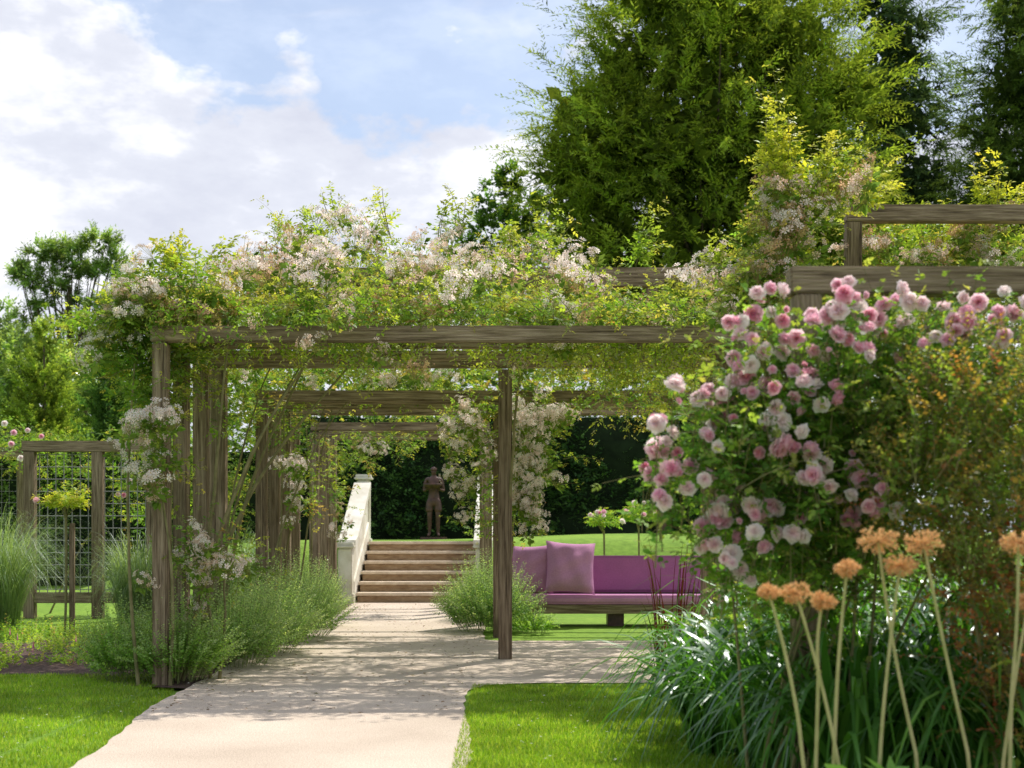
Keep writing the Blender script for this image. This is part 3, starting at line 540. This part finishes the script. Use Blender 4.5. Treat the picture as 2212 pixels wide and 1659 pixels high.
rambler('rambling rose with white and buff flower heads over the right half of the pergola',(-.15,11.3,0),-.75,1.95,900,
 [(970,520,11),(1000,540,10.8),(940,560,10.6),(1030,560,10.5),(985,590,10.2),(1060,590,10),(1010,620,9.9),(960,490,11.5),(1240,550,11),(1280,570,10.8),(1260,590,10.5),(1540,555,10.5),(1510,585,10.2),(1560,590,10.2),(1480,600,10),(1240,580,10.2),(1110,600,10)],74,['blush','tan','white'],[.43,.45,.12],
 [(1120,850,9.9,16),(1180,820,10,14),(1250,830,10,18),(1330,880,10,22),(1380,950,10.2,26),(1440,900,10,18),(1300,800,10,14),(1500,860,10,16),(950,800,10,8),(1030,820,10.5,10)],
 [(1005,430,11.5,990,510),(1190,440,11.5,1160,540),(1230,460,11.2,1200,560),(1405,450,10.8,1390,560),(1420,500,10.8,1360,580),(1565,505,10.5,1540,600),(960,455,11.5,950,520),(1110,480,11.5,1100,540)],
 [((-.1,11.55,0),(.1,11.2,2.5),(0,.1,0)),((1.7,9.8,0),(1.4,9.9,2.5),(0,.1,0))],16)
def bushrose(label,base,blobs,n,L,clusters,kinds,kw,sprays=(),canes=(),cols=GC,w_=GW,sc=(.8,1.4),tip=TIP,name='climbing_rose',per=7,lenr=(.2,.42),cane_r=.015):
    th=thing(name,label,'climbing rose' if name=='climbing_rose' else 'rose bush',base); a=Acc();st=Acc()
    B_=np.array([list(c(px,py,Y))+[rx/F*Y,ry,rz/F*Y] for px,py,Y,rx,ry,rz in blobs]); v=B_[:,3]*B_[:,5]; idx=rng.choice(len(B_),n,p=v/v.sum())
    o=sph(n); A=B_[idx,:3]+o*B_[idx,3:]*U(.1,.95,(n,1)); D=norm(o*.6+U(-1,1,(n,3))*.6+[0,0,.3]); B=A+D*U(*lenr,(n,1))
    shoots(a,A,B,(0,0,.05),per,L,cols,w_,wid=1.15,comp=True,stem=st,tipcol=tip)
    for (px,py,Ys_,bx,by) in sprays:
        t_=c(px,py,Ys_); b_=c(bx,by,Ys_); A=np.tile(b_,(4,1))+U(-.06,.06,(4,3)); B=np.tile(t_,(4,1))+U(-1,1,(4,3))*[.13,.2,.22]; B[0]=t_
        shoots(a,A,B,(U(-.08,.08),0,.06),15,.07,[(.32,.38,.05),(.42,.44,.06),(.24,.32,.05)],wid=1.05,comp=True,stem=st,sw=.006,tipcol=(.52,.42,.1),taper=.45)
    a.build('foliage',M['leaf'],th)
    for p0,p1,s_ in canes: tube(st,curve(p0,p1,s_,12)+np.cumsum(rng.normal(size=(12,3))*.006,0),np.linspace(cane_r,cane_r*.4,12),6,(.12,.1,.05))
    st.build('canes',M['stem'],th)
    put_clusters(th,[c(*q) for q in clusters],kinds,kw,sc); return th
R_=lambda px,py,sx_,sy_,Y,n:[(px+rng.normal()*sx_,py+rng.normal()*sy_,Y+U(-.2,.1)) for _ in range(n)]
bushrose('tall climbing rose rearing up beside the upper right pergola post',(1.9,10.3,0),[(1740,430,10.3,85,.4,60),(1695,490,10.3,70,.4,75),(1680,600,10.2,95,.4,80),(1640,680,10,90,.3,50),(1800,400,10.4,45,.3,30)],280,.058,
 R_(1690,500,28,40,10,14)+R_(1650,600,50,30,9.9,11)+R_(1740,420,50,30,10,9)+R_(1850,390,15,20,10,3),['blush','tan','white'],[.42,.38,.2],
 [(1655,210,10.3,1680,400),(1660,270,10.3,1670,420),(1640,330,10.2,1690,430),(1700,300,10.3,1720,420),(1790,330,10.3,1770,430),(1840,360,10.3,1790,440),(1930,410,10.3,1850,450),(1640,400,10.2,1700,480)],
 [((1.9,10.3,0),(2.0,10.4,3.2),(.1,0,0))],w_=[.2,.2,.12,.26,.18,.04],sc=(.9,1.6))
bushrose('climbing rose filling the pergola frame at the far right',(3.6,11.6,0),[(2000,570,11.6,180,.6,45),(2150,560,11.8,160,.6,45),(1900,600,11.6,90,.5,70),(2050,640,11.5,180,.5,60)],380,.06,
 R_(1880,520,20,15,11.2,6)+R_(2100,520,60,25,11.3,14)+R_(2020,570,90,30,11.2,14),['blush','tan','white'],[.45,.35,.2],
 [(2120,335,11.5,2150,500),(2150,390,11.5,2160,500),(2205,400,11.5,2200,500),(2050,490,11.5,2060,560)],[((3.6,11.6,0),(3.7,11.6,3),(.1,0,0))],sc=(.9,1.5))
bushrose('climbing rose with white blooms trailing over the left pergola corner',(-2.6,9.6,0),[(300,690,9.8,75,.3,90),(310,800,9.8,80,.3,80),(390,650,9.8,90,.3,45),(275,750,10,60,.3,80),(340,890,9.7,40,.25,50),(335,1000,9.5,24,.2,50),(400,780,10,50,.3,50)],400,.055,
 R_(330,920,22,25,9.35,6)+R_(325,1040,12,25,9.35,4)+R_(250,970,10,8,9.5,1)+R_(300,620,30,30,9.6,9)+R_(260,700,25,40,9.6,9)+[(365,905,9.3),(305,905,9.3),(335,990,9.3),(315,1255,9.35)],['white','blush','tan'],[.55,.25,.2],
 [(370,520,10,370,610),(250,610,10,290,680)],[((-2.55,9.5,0),(-2.6,9.6,2.2),(-.1,0,0)),((-2.33,9.5,0),(-2.45,9.5,1.6),(.15,-.05,0))],w_=[.35,.25,.2,.12,.05,.03],lenr=(.15,.32))
bushrose('low rose stems with pale blooms at the foot of the left post',(-2.15,9.9,0),[(440,1190,9.9,50,.25,40),(420,1240,9.9,40,.2,40),(520,1215,10.5,40,.2,30)],50,.045,
 R_(440,1180,28,20,9.7,7)+R_(440,1230,30,15,9.7,6)+R_(520,1210,25,15,10.3,4)+R_(430,1280,25,25,9.8,2),['white','blush'],[.7,.3],(),[((-2.15,9.9,0),(-2.25,9.8,1.0),(.1,0,0)),((-2.1,9.9,0),(-2.05,9.9,.9),(.05,0,0))],name='rose_bush',sc=(.7,1.2))
bushrose('white flowered climbing rose cascading behind the centre post',(-.06,14.15,0),[(1130,900,13.8,90,.4,50),(1170,960,13.9,60,.3,60),(1140,1040,13.9,50,.3,60),(1040,900,14,70,.4,40),(1020,960,14,40,.3,40),(1135,1100,13.8,25,.3,35),(1040,1060,14,30,.3,70),(1050,1150,14,25,.3,40)],260,.05,
 R_(1150,930,28,40,13.4,22)+R_(1140,1020,25,40,13.4,24)+R_(1145,1095,16,25,13.4,15)+R_(1010,960,22,45,13.5,18)+R_(1005,1080,12,25,13.6,5)+R_(1190,900,28,15,13.4,8),['white','blush'],[.95,.05],
 (),[((-.06,14.1,0),(.0,13.9,2.4),(.0,0,0))],sc=(.8,1.35))
bushrose('climbing rose winding along the left posts of the second bay',(-2.4,13.7,0),[(520,840,13.8,60,.5,40),(630,960,14.8,40,.5,60),(560,900,14,50,.4,50),(660,1080,15,20,.3,60),(450,900,11.2,40,.4,50),(760,980,18.5,60,.6,35),(850,960,19,70,.6,22),(960,930,18.5,60,.6,30),(500,1080,14.5,40,.4,60),(450,1060,15,60,.4,90),(720,1080,19,25,.4,60)],380,.055,
 R_(635,1010,18,10,13.6,5)+R_(640,1080,12,30,14,6)+R_(520,800,20,15,13.3,3)+R_(780,960,30,15,18,6)+R_(735,1140,12,30,19,5),['white','blush','tan'],[.6,.2,.2],(),
 [((-2.4,13.7,0),(-2.3,14,2.4),(.1,0,0)),((-2.45,14.7,0),(-2.0,14.8,2.4),(-.2,0,.1)),((-2.4,13.6,0),(-1.6,13.9,2.4),(-.4,0,.2)),((-2.35,15.8,0),(-2.4,16,2.4),(.1,0,0)),((-2.35,11,0),(-1.6,11,2.45),(-.35,0,.2)),((-2.4,11.3,0),(-2.0,11.5,2.45),(-.2,0,.2))],lenr=(.2,.45))
bushrose('climbing rose roofing the second bay right of the centre post',(-.05,14.3,0),[(1230,820,14.5,110,.9,36),(1400,820,14.5,120,.9,36),(1330,870,13.8,80,.4,26),(1130,820,14.5,90,.8,36),(1560,850,14.5,80,.6,60),(1480,900,13.8,50,.4,60)],340,.06,
 R_(1220,900,20,12,13.5,5),['white','tan'],[.5,.5],(),[((-.05,14.3,0),(.2,14.2,2.4),(-.1,0,0))])
bushrose('climbing rose roofing the second bay over the path',(-2.4,15.2,0),[(500,830,14.5,80,.9,40),(650,825,15,100,.9,38),(800,820,15,110,.9,38),(960,820,15,110,.9,38),(880,880,18.5,150,1.1,20)],420,.06,
 R_(800,820,120,12,14.6,14),['white','tan'],[.4,.6],(),[((-2.38,15.2,0),(-2.0,15.3,2.45),(-.1,0,0))])
# ------------------------------------------------------------------ pink roses (near)
def bloom_mesh(ca,cb):
    a=Acc(); off=0
    for n_,r,w_,cup,z in ((6,.052,.6,.1,-.004),(6,.046,.58,.4,.0),(6,.038,.55,.8,.003),(5,.03,.55,1.2,.005),(5,.02,.55,1.7,.007),(4,.012,.5,2.2,.009)):
        V,Fc=petals(n_,r,w_,cup,z,off+U(0,.4)); off+=.5; V=V+rng.normal(size=V.shape)*.0042
        f=max(0,min(1,(r-.012)/.04)); col=np.array(ca)*f+np.array(cb)*(1-f)
        cc=np.tile(col,(len(V),1))*U(.95,1.03,(len(V),1)); a.add(V,Fc,cc)
    return a.mesh('rose_bloom',M['petal'],True)
BM=[bloom_mesh((.94,.76,.81),(.92,.56,.68)),bloom_mesh((.96,.87,.87),(.95,.72,.76)),bloom_mesh((.92,.64,.74),(.89,.44,.58)),bloom_mesh((.96,.92,.9),(.96,.84,.82)),bloom_mesh((.94,.74,.8),(.91,.56,.68)),bloom_mesh((.96,.88,.88),(.96,.78,.81))]
BD=[BM[0],BM[2],BM[4]]
cl=[(1480,850,5,26),(1560,870,7,34),(1590,815,5,26),(1640,830,6,30),(1655,665,7,32),(1615,700,6,28),(1680,740,6,30),(1770,800,8,40),(1815,690,11,48),(1850,720,8,36),(1905,735,6,32),(1820,650,6,30),(1940,665,7,32),(2060,680,7,34),(2110,665,5,26),(2185,665,6,30),(2165,715,5,26),(1410,1000,6,26),(1460,965,6,30),(1430,1050,7,30),(1500,1020,5,30),(1530,1090,6,32),(1540,1135,5,28),(1545,955,3,18),(1610,1125,5,28),(1630,1090,4,26),(1595,1020,4,26),(1720,985,8,38),(1745,1020,5,28),(1850,1060,7,38),(1860,1015,5,30),(1800,1100,5,34),(1700,1060,4,28),(1580,870,3,24),(1770,860,6,34),(1900,1090,4,26),(2010,760,3,30),(1700,1140,5,32),(1640,1180,3,22),(1510,1170,3,20),(1440,910,3,20),(1660,940,4,28),(1580,1180,3,26),(1720,900,3,24),(1620,1240,2,18),(2090,1000,2,30),(1690,870,3,24)]
th=thing('pink_rose_bush','large shrub rose crowded with soft pink blooms on the nearest trellis','rose bush',(1.25,5.2,0))
a=Acc();st=Acc(); blobs=[(1920,850,5.3,170,.3,80),(2060,800,5.3,170,.3,80),(1740,900,5.2,120,.35,80),(1680,1060,5.1,150,.35,90),(1900,1020,5.3,200,.35,150),(1560,1020,5.0,60,.25,80),(1780,1180,5.3,190,.3,90),(1630,790,5.2,40,.2,50),(2100,950,5.5,160,.3,120),(1610,1200,5.2,110,.3,50),(1480,1070,5.0,40,.2,40),(1740,1290,5.5,170,.3,80)]
B_=np.array([list(c(px,py,Y))+[rx/F*Y,ry,rz/F*Y] for px,py,Y,rx,ry,rz in blobs]); v=B_[:,3]*B_[:,5]; n=1100; idx=rng.choice(len(B_),n,p=v/v.sum())
o=sph(n);A=B_[idx,:3]+o*B_[idx,3:]*U(.1,1,(n,1));D=norm(o*.5+U(-1,1,(n,3))*.6+[0,-.1,.3]);B=A+D*U(.12,.42,(n,1))
PR=[(.1,.23,.04),(.15,.29,.05),(.22,.36,.06),(.08,.17,.035)]
shoots(a,A,B,(0,0,.03),6,.037,PR,wid=1.2,tmpl=L6,comp=True,stem=st,tipcol=(.42,.38,.12))
allb=[]; hubs=[]
for px,py,nn,s_ in cl:
    Yc=4.9+U(-.12,.12); hubs.append(c(px,py,Yc))
    for k in range(nn):
        an=U(0,6.28); q=math.sqrt((k+.5)/nn)*1.6; allb.append(c(px+s_*q*math.cos(an),py+s_*q*math.sin(an),Yc+U(-.06,.06)))
order=rng.permutation(len(allb)); extra=Acc()
for q,ii in enumerate(order):
    p=allb[ii]; d=Vector((rng.normal()*.7,-1+rng.normal()*.4,.45+rng.normal()*.6)).normalized(); s_=random.uniform(.42,.7) if random.random()>.2 else random.uniform(.22,.36)
    me=random.choice(BM if s_>.4 else BD)
    if q<100: link('bloom',me,th,loc=[float(x) for x in p],rot=d.to_track_quat('Z','Y').to_euler(),sc=s_)
    else:
        V=np.empty(len(me.vertices)*3,np.float32); me.vertices.foreach_get('co',V); V=V.reshape(-1,3)
        fcs=np.array([list(pg.vertices) for pg in me.polygons]); C_=np.empty(len(me.vertices)*4,np.float32); me.attributes['Col'].data.foreach_get('color',C_)
        Rm=np.array(d.to_track_quat('Z','Y').to_matrix()); extra.add((V*s_)@Rm.T+p,fcs,C_.reshape(-1,4)[:,:3])
tag(extra.build('small_blooms',M['petal'],th,True),kind='stuff')
BP=np.array(allb); shoots(a,BP+[0,.12,-.2]+U(-.05,.05,BP.shape),BP+[0,.03,-.01],(0,0,.0),4,.034,PR,wid=1.2,tmpl=L6,comp=True,stem=st,sw=.003)
hb=np.repeat(np.array(hubs),2,0); ctr=c(1760,1100,5.2); shoots(a,ctr+(hb-ctr)*.45,hb+U(-.06,.06,hb.shape),(0,0,.1),9,.036,PR,wid=1.2,tmpl=L6,comp=True,stem=st,sw=.005)
a.build('foliage',M['leaf'],th)
for k in range(9): b0=c(1700+U(-80,150),1500,5.3);b0[2]=0; tube(st,curve(b0,c(U(1550,2150),U(850,1050),5.2),(U(-.1,.1),0,.2),12),np.linspace(.008,.003,12),6,(.1,.12,.04))
st.build('canes',M['stem'],th)
th=thing('bronze_leaved_shrub','soft shrub of small green and coppery leaves at the right edge','shrub',(1.75,4.7,0))
a=Acc();st=Acc(); n=1300
B_=np.array([list(c(px,py,4.75))+[rx/F*4.75,.3,rz/F*4.75] for px,py,rx,rz in ((2070,900,140,110),(2150,1080,150,190),(1990,1050,100,120),(2180,1330,120,170),(2200,860,110,110),(2210,1530,110,150),(2080,1230,100,90))]); v=B_[:,3]*B_[:,5]; idx=rng.choice(len(B_),n,p=v/v.sum())
o=sph(n);A=B_[idx,:3]+o*B_[idx,3:]*U(.2,1,(n,1));B=A+norm(o*.5+U(-1,1,(n,3))*.5+[0,0,.5])*U(.1,.26,(n,1))
redc=[(.14,.25,.045),(.21,.3,.055),(.36,.2,.06),(.34,.1,.06),(.09,.18,.04)]
low=(A[:,2]<.9)
shoots(a,A[~low],B[~low],(0,0,.03),16,.028,redc,[.34,.26,.14,.06,.2],wid=1.3,stem=st,sw=.002,tipcol=(.44,.26,.09))
shoots(a,A[low],B[low],(0,0,.03),16,.03,redc,[.22,.16,.2,.27,.15],wid=1.3,stem=st,sw=.002,tipcol=(.42,.14,.08))
a.build('foliage',M['leaf'],th)
for k in range(5): b0=np.array([1.75+U(-.1,.15),4.8+U(-.1,.1),0]); tube(st,curve(b0,c(U(2000,2250),U(850,1200),4.75),(U(-.1,.1),0,.1),10),np.linspace(.009,.003,10),6)
st.build('stems',M['stem'],th)
# ------------------------------------------------------------------ daylilies
DC=[(.055,.16,.025),(.085,.22,.035),(.04,.115,.02),(.14,.29,.045)]
def clump(name,label,cat,x,y,n,h,lean,w_,cols,mat,droop=(.5,.95),group=None,r0=.1,segs=7):
    z=float(hgt(x,y)); a=Acc(); an=U(0,6.283,n); rr=U(0,1,n)**.5*r0; base=np.stack([x+rr*np.cos(an),y+rr*np.sin(an),np.full(n,z)],-1)
    an2=an+rng.normal(size=n)*.5; ll=lean*U(.25,1.15,n); ln=np.stack([np.cos(an2)*ll,np.sin(an2)*ll,np.zeros(n)],-1)
    blades(a,base,h*U(.6,1.1,n),ln,U(*droop,n),w_*U(.7,1.2,n),cols,segs); o=a.build(name,M[mat],None,True); tag(o,label,cat,group); return o
dl=[(1.15,7.35,1.0,'daylily clump arching out farthest left over the lawn'),(1.35,6.7,1.25,'daylily clump spilling left just behind the tan seed heads'),(1.8,6.9,1.35,'daylily clump in the middle of the right hand bed'),(1.15,5.9,1.05,'daylily clump at the lawn edge nearest the view'),(1.5,5.6,1.2,'daylily clump under the leftmost seed heads'),(1.9,5.6,1.25,'daylily clump below the pair of tallest seed heads'),(2.25,6.4,1.35,'daylily clump deep in the bed beneath the coppery shrub'),(1.0,6.6,.9,'small daylily clump leaning onto the lawn'),(1.7,7.9,1.2,'daylily clump at the back of the bed below the pink roses'),(1.3,5.2,1.0,'front daylily clump at the bottom of the view'),(1.75,5.05,1.05,'front daylily clump right of the bottom centre of the bed'),(2.5,7.6,1.3,'daylily clump at the far right back of the bed'),(1.65,6.2,1.3,'daylily clump in the thick of the bed behind the hanging seed head')]
for x,y,h,lab in dl: clump('daylily_clump',lab,'daylilies',x,y,250,h,.66,.036,DC,'strap',r0=.16,group='daylily clumps in the right bed',droop=(.6,1.25),segs=8)
GG=[(.17,.26,.12),(.24,.32,.17),(.12,.19,.08)]
clump('ornamental_grass','wispy pale green grass mound at the left edge',"ornamental grass",P(-10,0,15)[0],15,1700,1.7,.8,.006,GG,'grass',(.5,1.1),r0=.25)
clump('ornamental_grass','wispy grey green grass mound between trellis and pergola post',"ornamental grass",P(300,0,14.5)[0],14.5,1500,1.4,.55,.006,GG,'grass',(.5,1.1),r0=.2)
clump('ornamental_grass','feathery grass mound seen between the left pergola posts',"ornamental grass",P(505,0,17)[0],17,1100,1.5,.7,.007,GG,'grass',(.5,1.1),r0=.2)
clump('red_daylily','dark wine red lily stalks standing beside the bench',"daylilies",P(1455,0,9.2)[0],9.2,44,.95,.2,.014,[(.1,.02,.02),(.18,.025,.03),(.07,.11,.03)],'leaf',(.2,.45),r0=.14)
def mint(label,x,y,rx,ry,h,n,cols,group='catmint mounds edging the path',name='catmint_mound'):
    th=thing(name,label,'catmint' if name=='catmint_mound' else 'plant',(x,y,0),group); a=Acc();st=Acc()
    an=U(0,6.283,n); rr=U(0,1,n)**.5; A=np.stack([x+rr*np.cos(an)*rx*.55,y+rr*np.sin(an)*ry*.6,U(0,.25,n)*h],-1)
    B=np.stack([x+rr*np.cos(an)*rx*1.1,y+rr*np.sin(an)*ry*1.1,h*np.sqrt(np.clip(1.05-rr**2*.9,0.02,1))*U(.65,1.2,n)],-1)
    shoots(a,A,B,(0,0,.05),22,.031,cols,wid=1.6,t0=.15,stem=st,sw=.002,side=1,fwd=.4,taper=.55,tipcol=(.46,.54,.36))
    a.build('foliage',M['leaf'],th); st.build('stems',M['gstem'],th)
MC=[(.2,.36,.11),(.27,.44,.14),(.14,.26,.08),(.34,.47,.21)]; MG=[(.21,.38,.07),(.16,.3,.055),(.29,.45,.1)]
mint('bright green catmint mound at the foot of the nearest left post',-2.35,9.75,.45,.4,.6,580,MG)
mint('catmint mound just left of the nearest post',-2.78,9.95,.36,.35,.54,340,MG)
mint('catmint mound swelling out along the left path edge',-2.2,10.9,.52,.6,.68,720,MC)
mint('catmint mound beneath the small white roses, second along the path',-2.15,12.1,.52,.65,.7,660,MC)
mint('grey green catmint mound beside the second bay posts',-2.15,13.6,.6,.8,.76,660,MC)
mint('catmint mound farther along, near the third bay',-2.35,15.6,.55,.9,.72,500,MC)
mint('farthest catmint mound beside the left balustrade',-2.6,18.2,.35,1.1,.62,320,MC)
mint('rounded catmint mound on the right of the path behind the centre post',-.25,14.7,.58,.6,.78,800,MC)
mint('farther catmint mound right of the path below the steps',-.36,16.6,.42,.8,.68,440,MC)
mint('small leafy plant under the front of the bench',P(1150,0,14.5)[0],14.3,.3,.3,.24,110,[(.15,.3,.05),(.22,.37,.06)],None,'leafy_plant')
# alliums
hv=[(1660,1278,25,1725,1560),(1718,1280,36,1812,1655),(1777,1298,30,1768,1460),(1830,1228,28,1808,1480),(1897,1168,50,1978,1625),(1945,1222,38,1903,1600),(1995,1172,45,2090,1625),(2200,1172,40,2185,1500),(2222,1300,30,2168,1640)]
labs=['leftmost and smallest of the tan allium seed heads','tan allium seed head on a stem leaning right, second from left','tan allium seed head hanging low, third from left','small tan allium seed head on an upright stem below the pink roses','broadest tan allium seed head, left of the two highest','tan allium seed head just under the broadest one','tall tan allium seed head on a stem sloping far to the right','tan allium seed head cut by the right edge','allium stalk leaning in from the right edge below the other heads']
for (hx,hy,r,bx,by),lab in zip(hv,labs):
    Y=4.1+U(-.12,.12); h=c(hx,hy,Y); b1=c(bx,by,Y+.02); d=(b1-h); base=h+d*(h[2]/(-d[2])); base[2]=0
    base=b1+(base-b1)*.5; base[2]=0
    th=thing('allium',lab,'allium',base); st=Acc()
    pth=np.concatenate([curve(base,b1,(0,0,0),5)[:-1],curve(b1,h,(.02*U(-1,1),0,0),8)]); tube(st,pth,np.linspace(.0062,.0042,len(pth)),7); st.build('stem',M['allium'],th,True)
    a=Acc(); n=110; v=sph(n); v[:,2]=v[:,2]*.65; R=r/F*Y*.85; tipp=h+v*R*U(.7,1.05,(n,1)); x=norm(np.cross(v,U(-1,1,(n,3))))*.0011
    V=np.stack([h-x,h+x,tipp+x,tipp-x],1).reshape(-1,3); a.add(V,np.arange(n*4).reshape(-1,4),(.6,.36,.17))
    for k in range(6):
        dd=norm(v+U(-.9,.9,(n,3))); a.inst(*L4,frames(dd,U(-1,1,(n,3))),tipp,U(.008,.015,n),pal(n,[(.76,.48,.25),(.84,.58,.33),(.64,.38,.18)],None,.12),.5)
    a.build('seed_head',M['dry'],th)
# ------------------------------------------------------------------ standard roses & small plants
def standard(label,px,pyt,pyb,rpx,Y,cols,nb,stake=False,tip=(.45,.43,.08)):
    x=P(px,0,Y)[0]; g=float(hgt(x,Y)); z1=c(px,pyb,Y)[2]; z2=c(px,pyt,Y)[2]; r=rpx/F*Y
    th=thing('standard_rose',label,'rose tree',(x,Y,g)); st=Acc(); tube(st,curve((x,Y,g),(x+.01,Y,z1+.1),(.02,0,0),8),.014,6)
    for k in range(7): tube(st,curve((x,Y,z1+.05),(x+U(-r,r)*.6,Y+U(-r,r)*.5,(z1+z2)/2+U(0,.1)),(0,0,.03),5),.006,5)
    st.build('trunk',M['stem'],th); a=Acc(); n=80; o=sph(n,.4); C=np.array([x,Y,(z1+z2)/2]); A=C+o*[r,r,(z2-z1)/2]*U(.1,.75,(n,1)); B=A+norm(o+[0,0,.3])*r*.35
    shoots(a,A,B,(0,0,.02),5,.05,cols,wid=1.1,comp=True,tipcol=tip); a.build('crown',M['leaf'],th)
    for k in range(nb):
        v=sph(1,.9)[0]; p=C+v*[r,r*.8,(z2-z1)/2]; p[1]-=.1; link('bloom',random.choice(BM),th,loc=[float(q) for q in p],rot=(random.uniform(.2,1.2),random.uniform(-.5,.5),0),sc=random.uniform(.5,.85))
    if stake: boxes('stake',[((x+.06,Y+.05,g+(z1-g)/2),(.05,.05,z1-g))],M['wood_v'],th)
standard('small standard rose with lime and orange tinted leaves before the left trellis',140,1045,1130,58,14.3,[(.3,.4,.05),(.4,.45,.06),(.2,.31,.05)],1,True,(.6,.38,.1))
standard('small pink flowered standard rose, left of the pair behind the bench',1303,1100,1160,45,19.6,[(.17,.3,.05),(.22,.36,.06)],9)
standard('small pink flowered standard rose, right of the pair behind the bench',1378,1085,1150,42,19.9,[(.17,.3,.05),(.22,.36,.06)],10)
th=bushrose('leafy rose with pink blooms growing behind the left trellis',(-6,18,0),[(270,1010,18,60,.5,60),(150,1010,18,60,.5,50),(40,980,18.3,60,.5,40),(270,1120,18,40,.4,50)],150,.055,[],['white'],[1.],(),[((-6,18,0),(-5.2,18,1.6),(0,0,.1))],name='rose_bush')
for px,py in ((30,935),(90,943),(45,990),(10,915),(268,1070),(280,1040),(255,1068),(60,930),(25,960)):
    link('bloom',random.choice(BM),th,loc=[float(v) for v in c(px,py,17.7)],rot=(1.2,random.uniform(-.5,.5),0),sc=random.uniform(.6,.9))
a=Acc(); n=4600; x=U(-8,-2.7,n); y=10.5+U(0,1,n)*4.2; keep=(np.sin(x*3+y*2)+np.sin(y*5.2)+U(-1,1,n))>-.6; x=x[keep];y=y[keep];n=len(x)
A=np.stack([x,y,np.zeros(n)],-1); B=A+U(-.06,.06,(n,3))+np.stack([np.zeros(n),np.zeros(n),U(.05,.15,n)],-1)
shoots(a,A,B,(0,0,0),9,.04,[(.22,.36,.05),(.33,.42,.07),(.15,.27,.045),(.4,.24,.17)],[.42,.34,.2,.04],wid=1.3); tag(a.build('ground_cover',M['leaf']),'low green ground cover across the left bed','ground cover',kind='stuff')
a=Acc(); n=60; x=U(-7,-2.9,n); y=U(10.6,13.2,n); tv=np.array([(.12,0,0),(0,.12,0),(-.12,0,0),(0,-.12,0),(0,0,1.)]); tf=np.array([(0,1,4),(1,2,4),(2,3,4),(3,0,4)])
a.inst(tv,tf,np.tile(np.eye(3),(n,1,1)),np.stack([x,y,U(.05,.1,n)],-1),U(.05,.09,n),pal(n,[(.65,.25,.35),(.7,.4,.48)])); tag(a.build('pink_flower_spikes',M['petal']),'tiny pink flower spikes dotted over the left bed','flowers',kind='stuff')
a=Acc();n=420; x=U(.95,2.8,n);y=U(4.3,7.8,n); A=np.stack([x,y,np.zeros(n)],-1);B=A+U(-.08,.08,(n,3));B[:,2]=U(.06,.2,n)
shoots(a,A,B,(0,0,.02),8,.06,[(.12,.24,.04),(.2,.33,.06)],wid=1.5,tmpl=L6); tag(a.build('bed_undergrowth',M['leaf']),'low leafy undergrowth beneath the daylilies','undergrowth',kind='stuff')
th=thing('broad_leaved_plant','broad rounded green leaves at the bottom right corner','plant',(1.15,4.3,0)); a=Acc()
A=np.array([c(1930,1800,4.1)]*14); A[:,2]=.1; shoots(a,A,A+U(-1,1,(14,3))*[.16,.15,0]+[0,0,.22],(0,0,.05),1,.12,[(.15,.31,.08),(.19,.37,.1)],wid=1.7,tmpl=L6,t0=1,taper=.1); a.build('leaves',M['leaf'],th)
print('faces',sum(len(o.data.polygons) for o in bpy.data.objects if o.type=='MESH'))
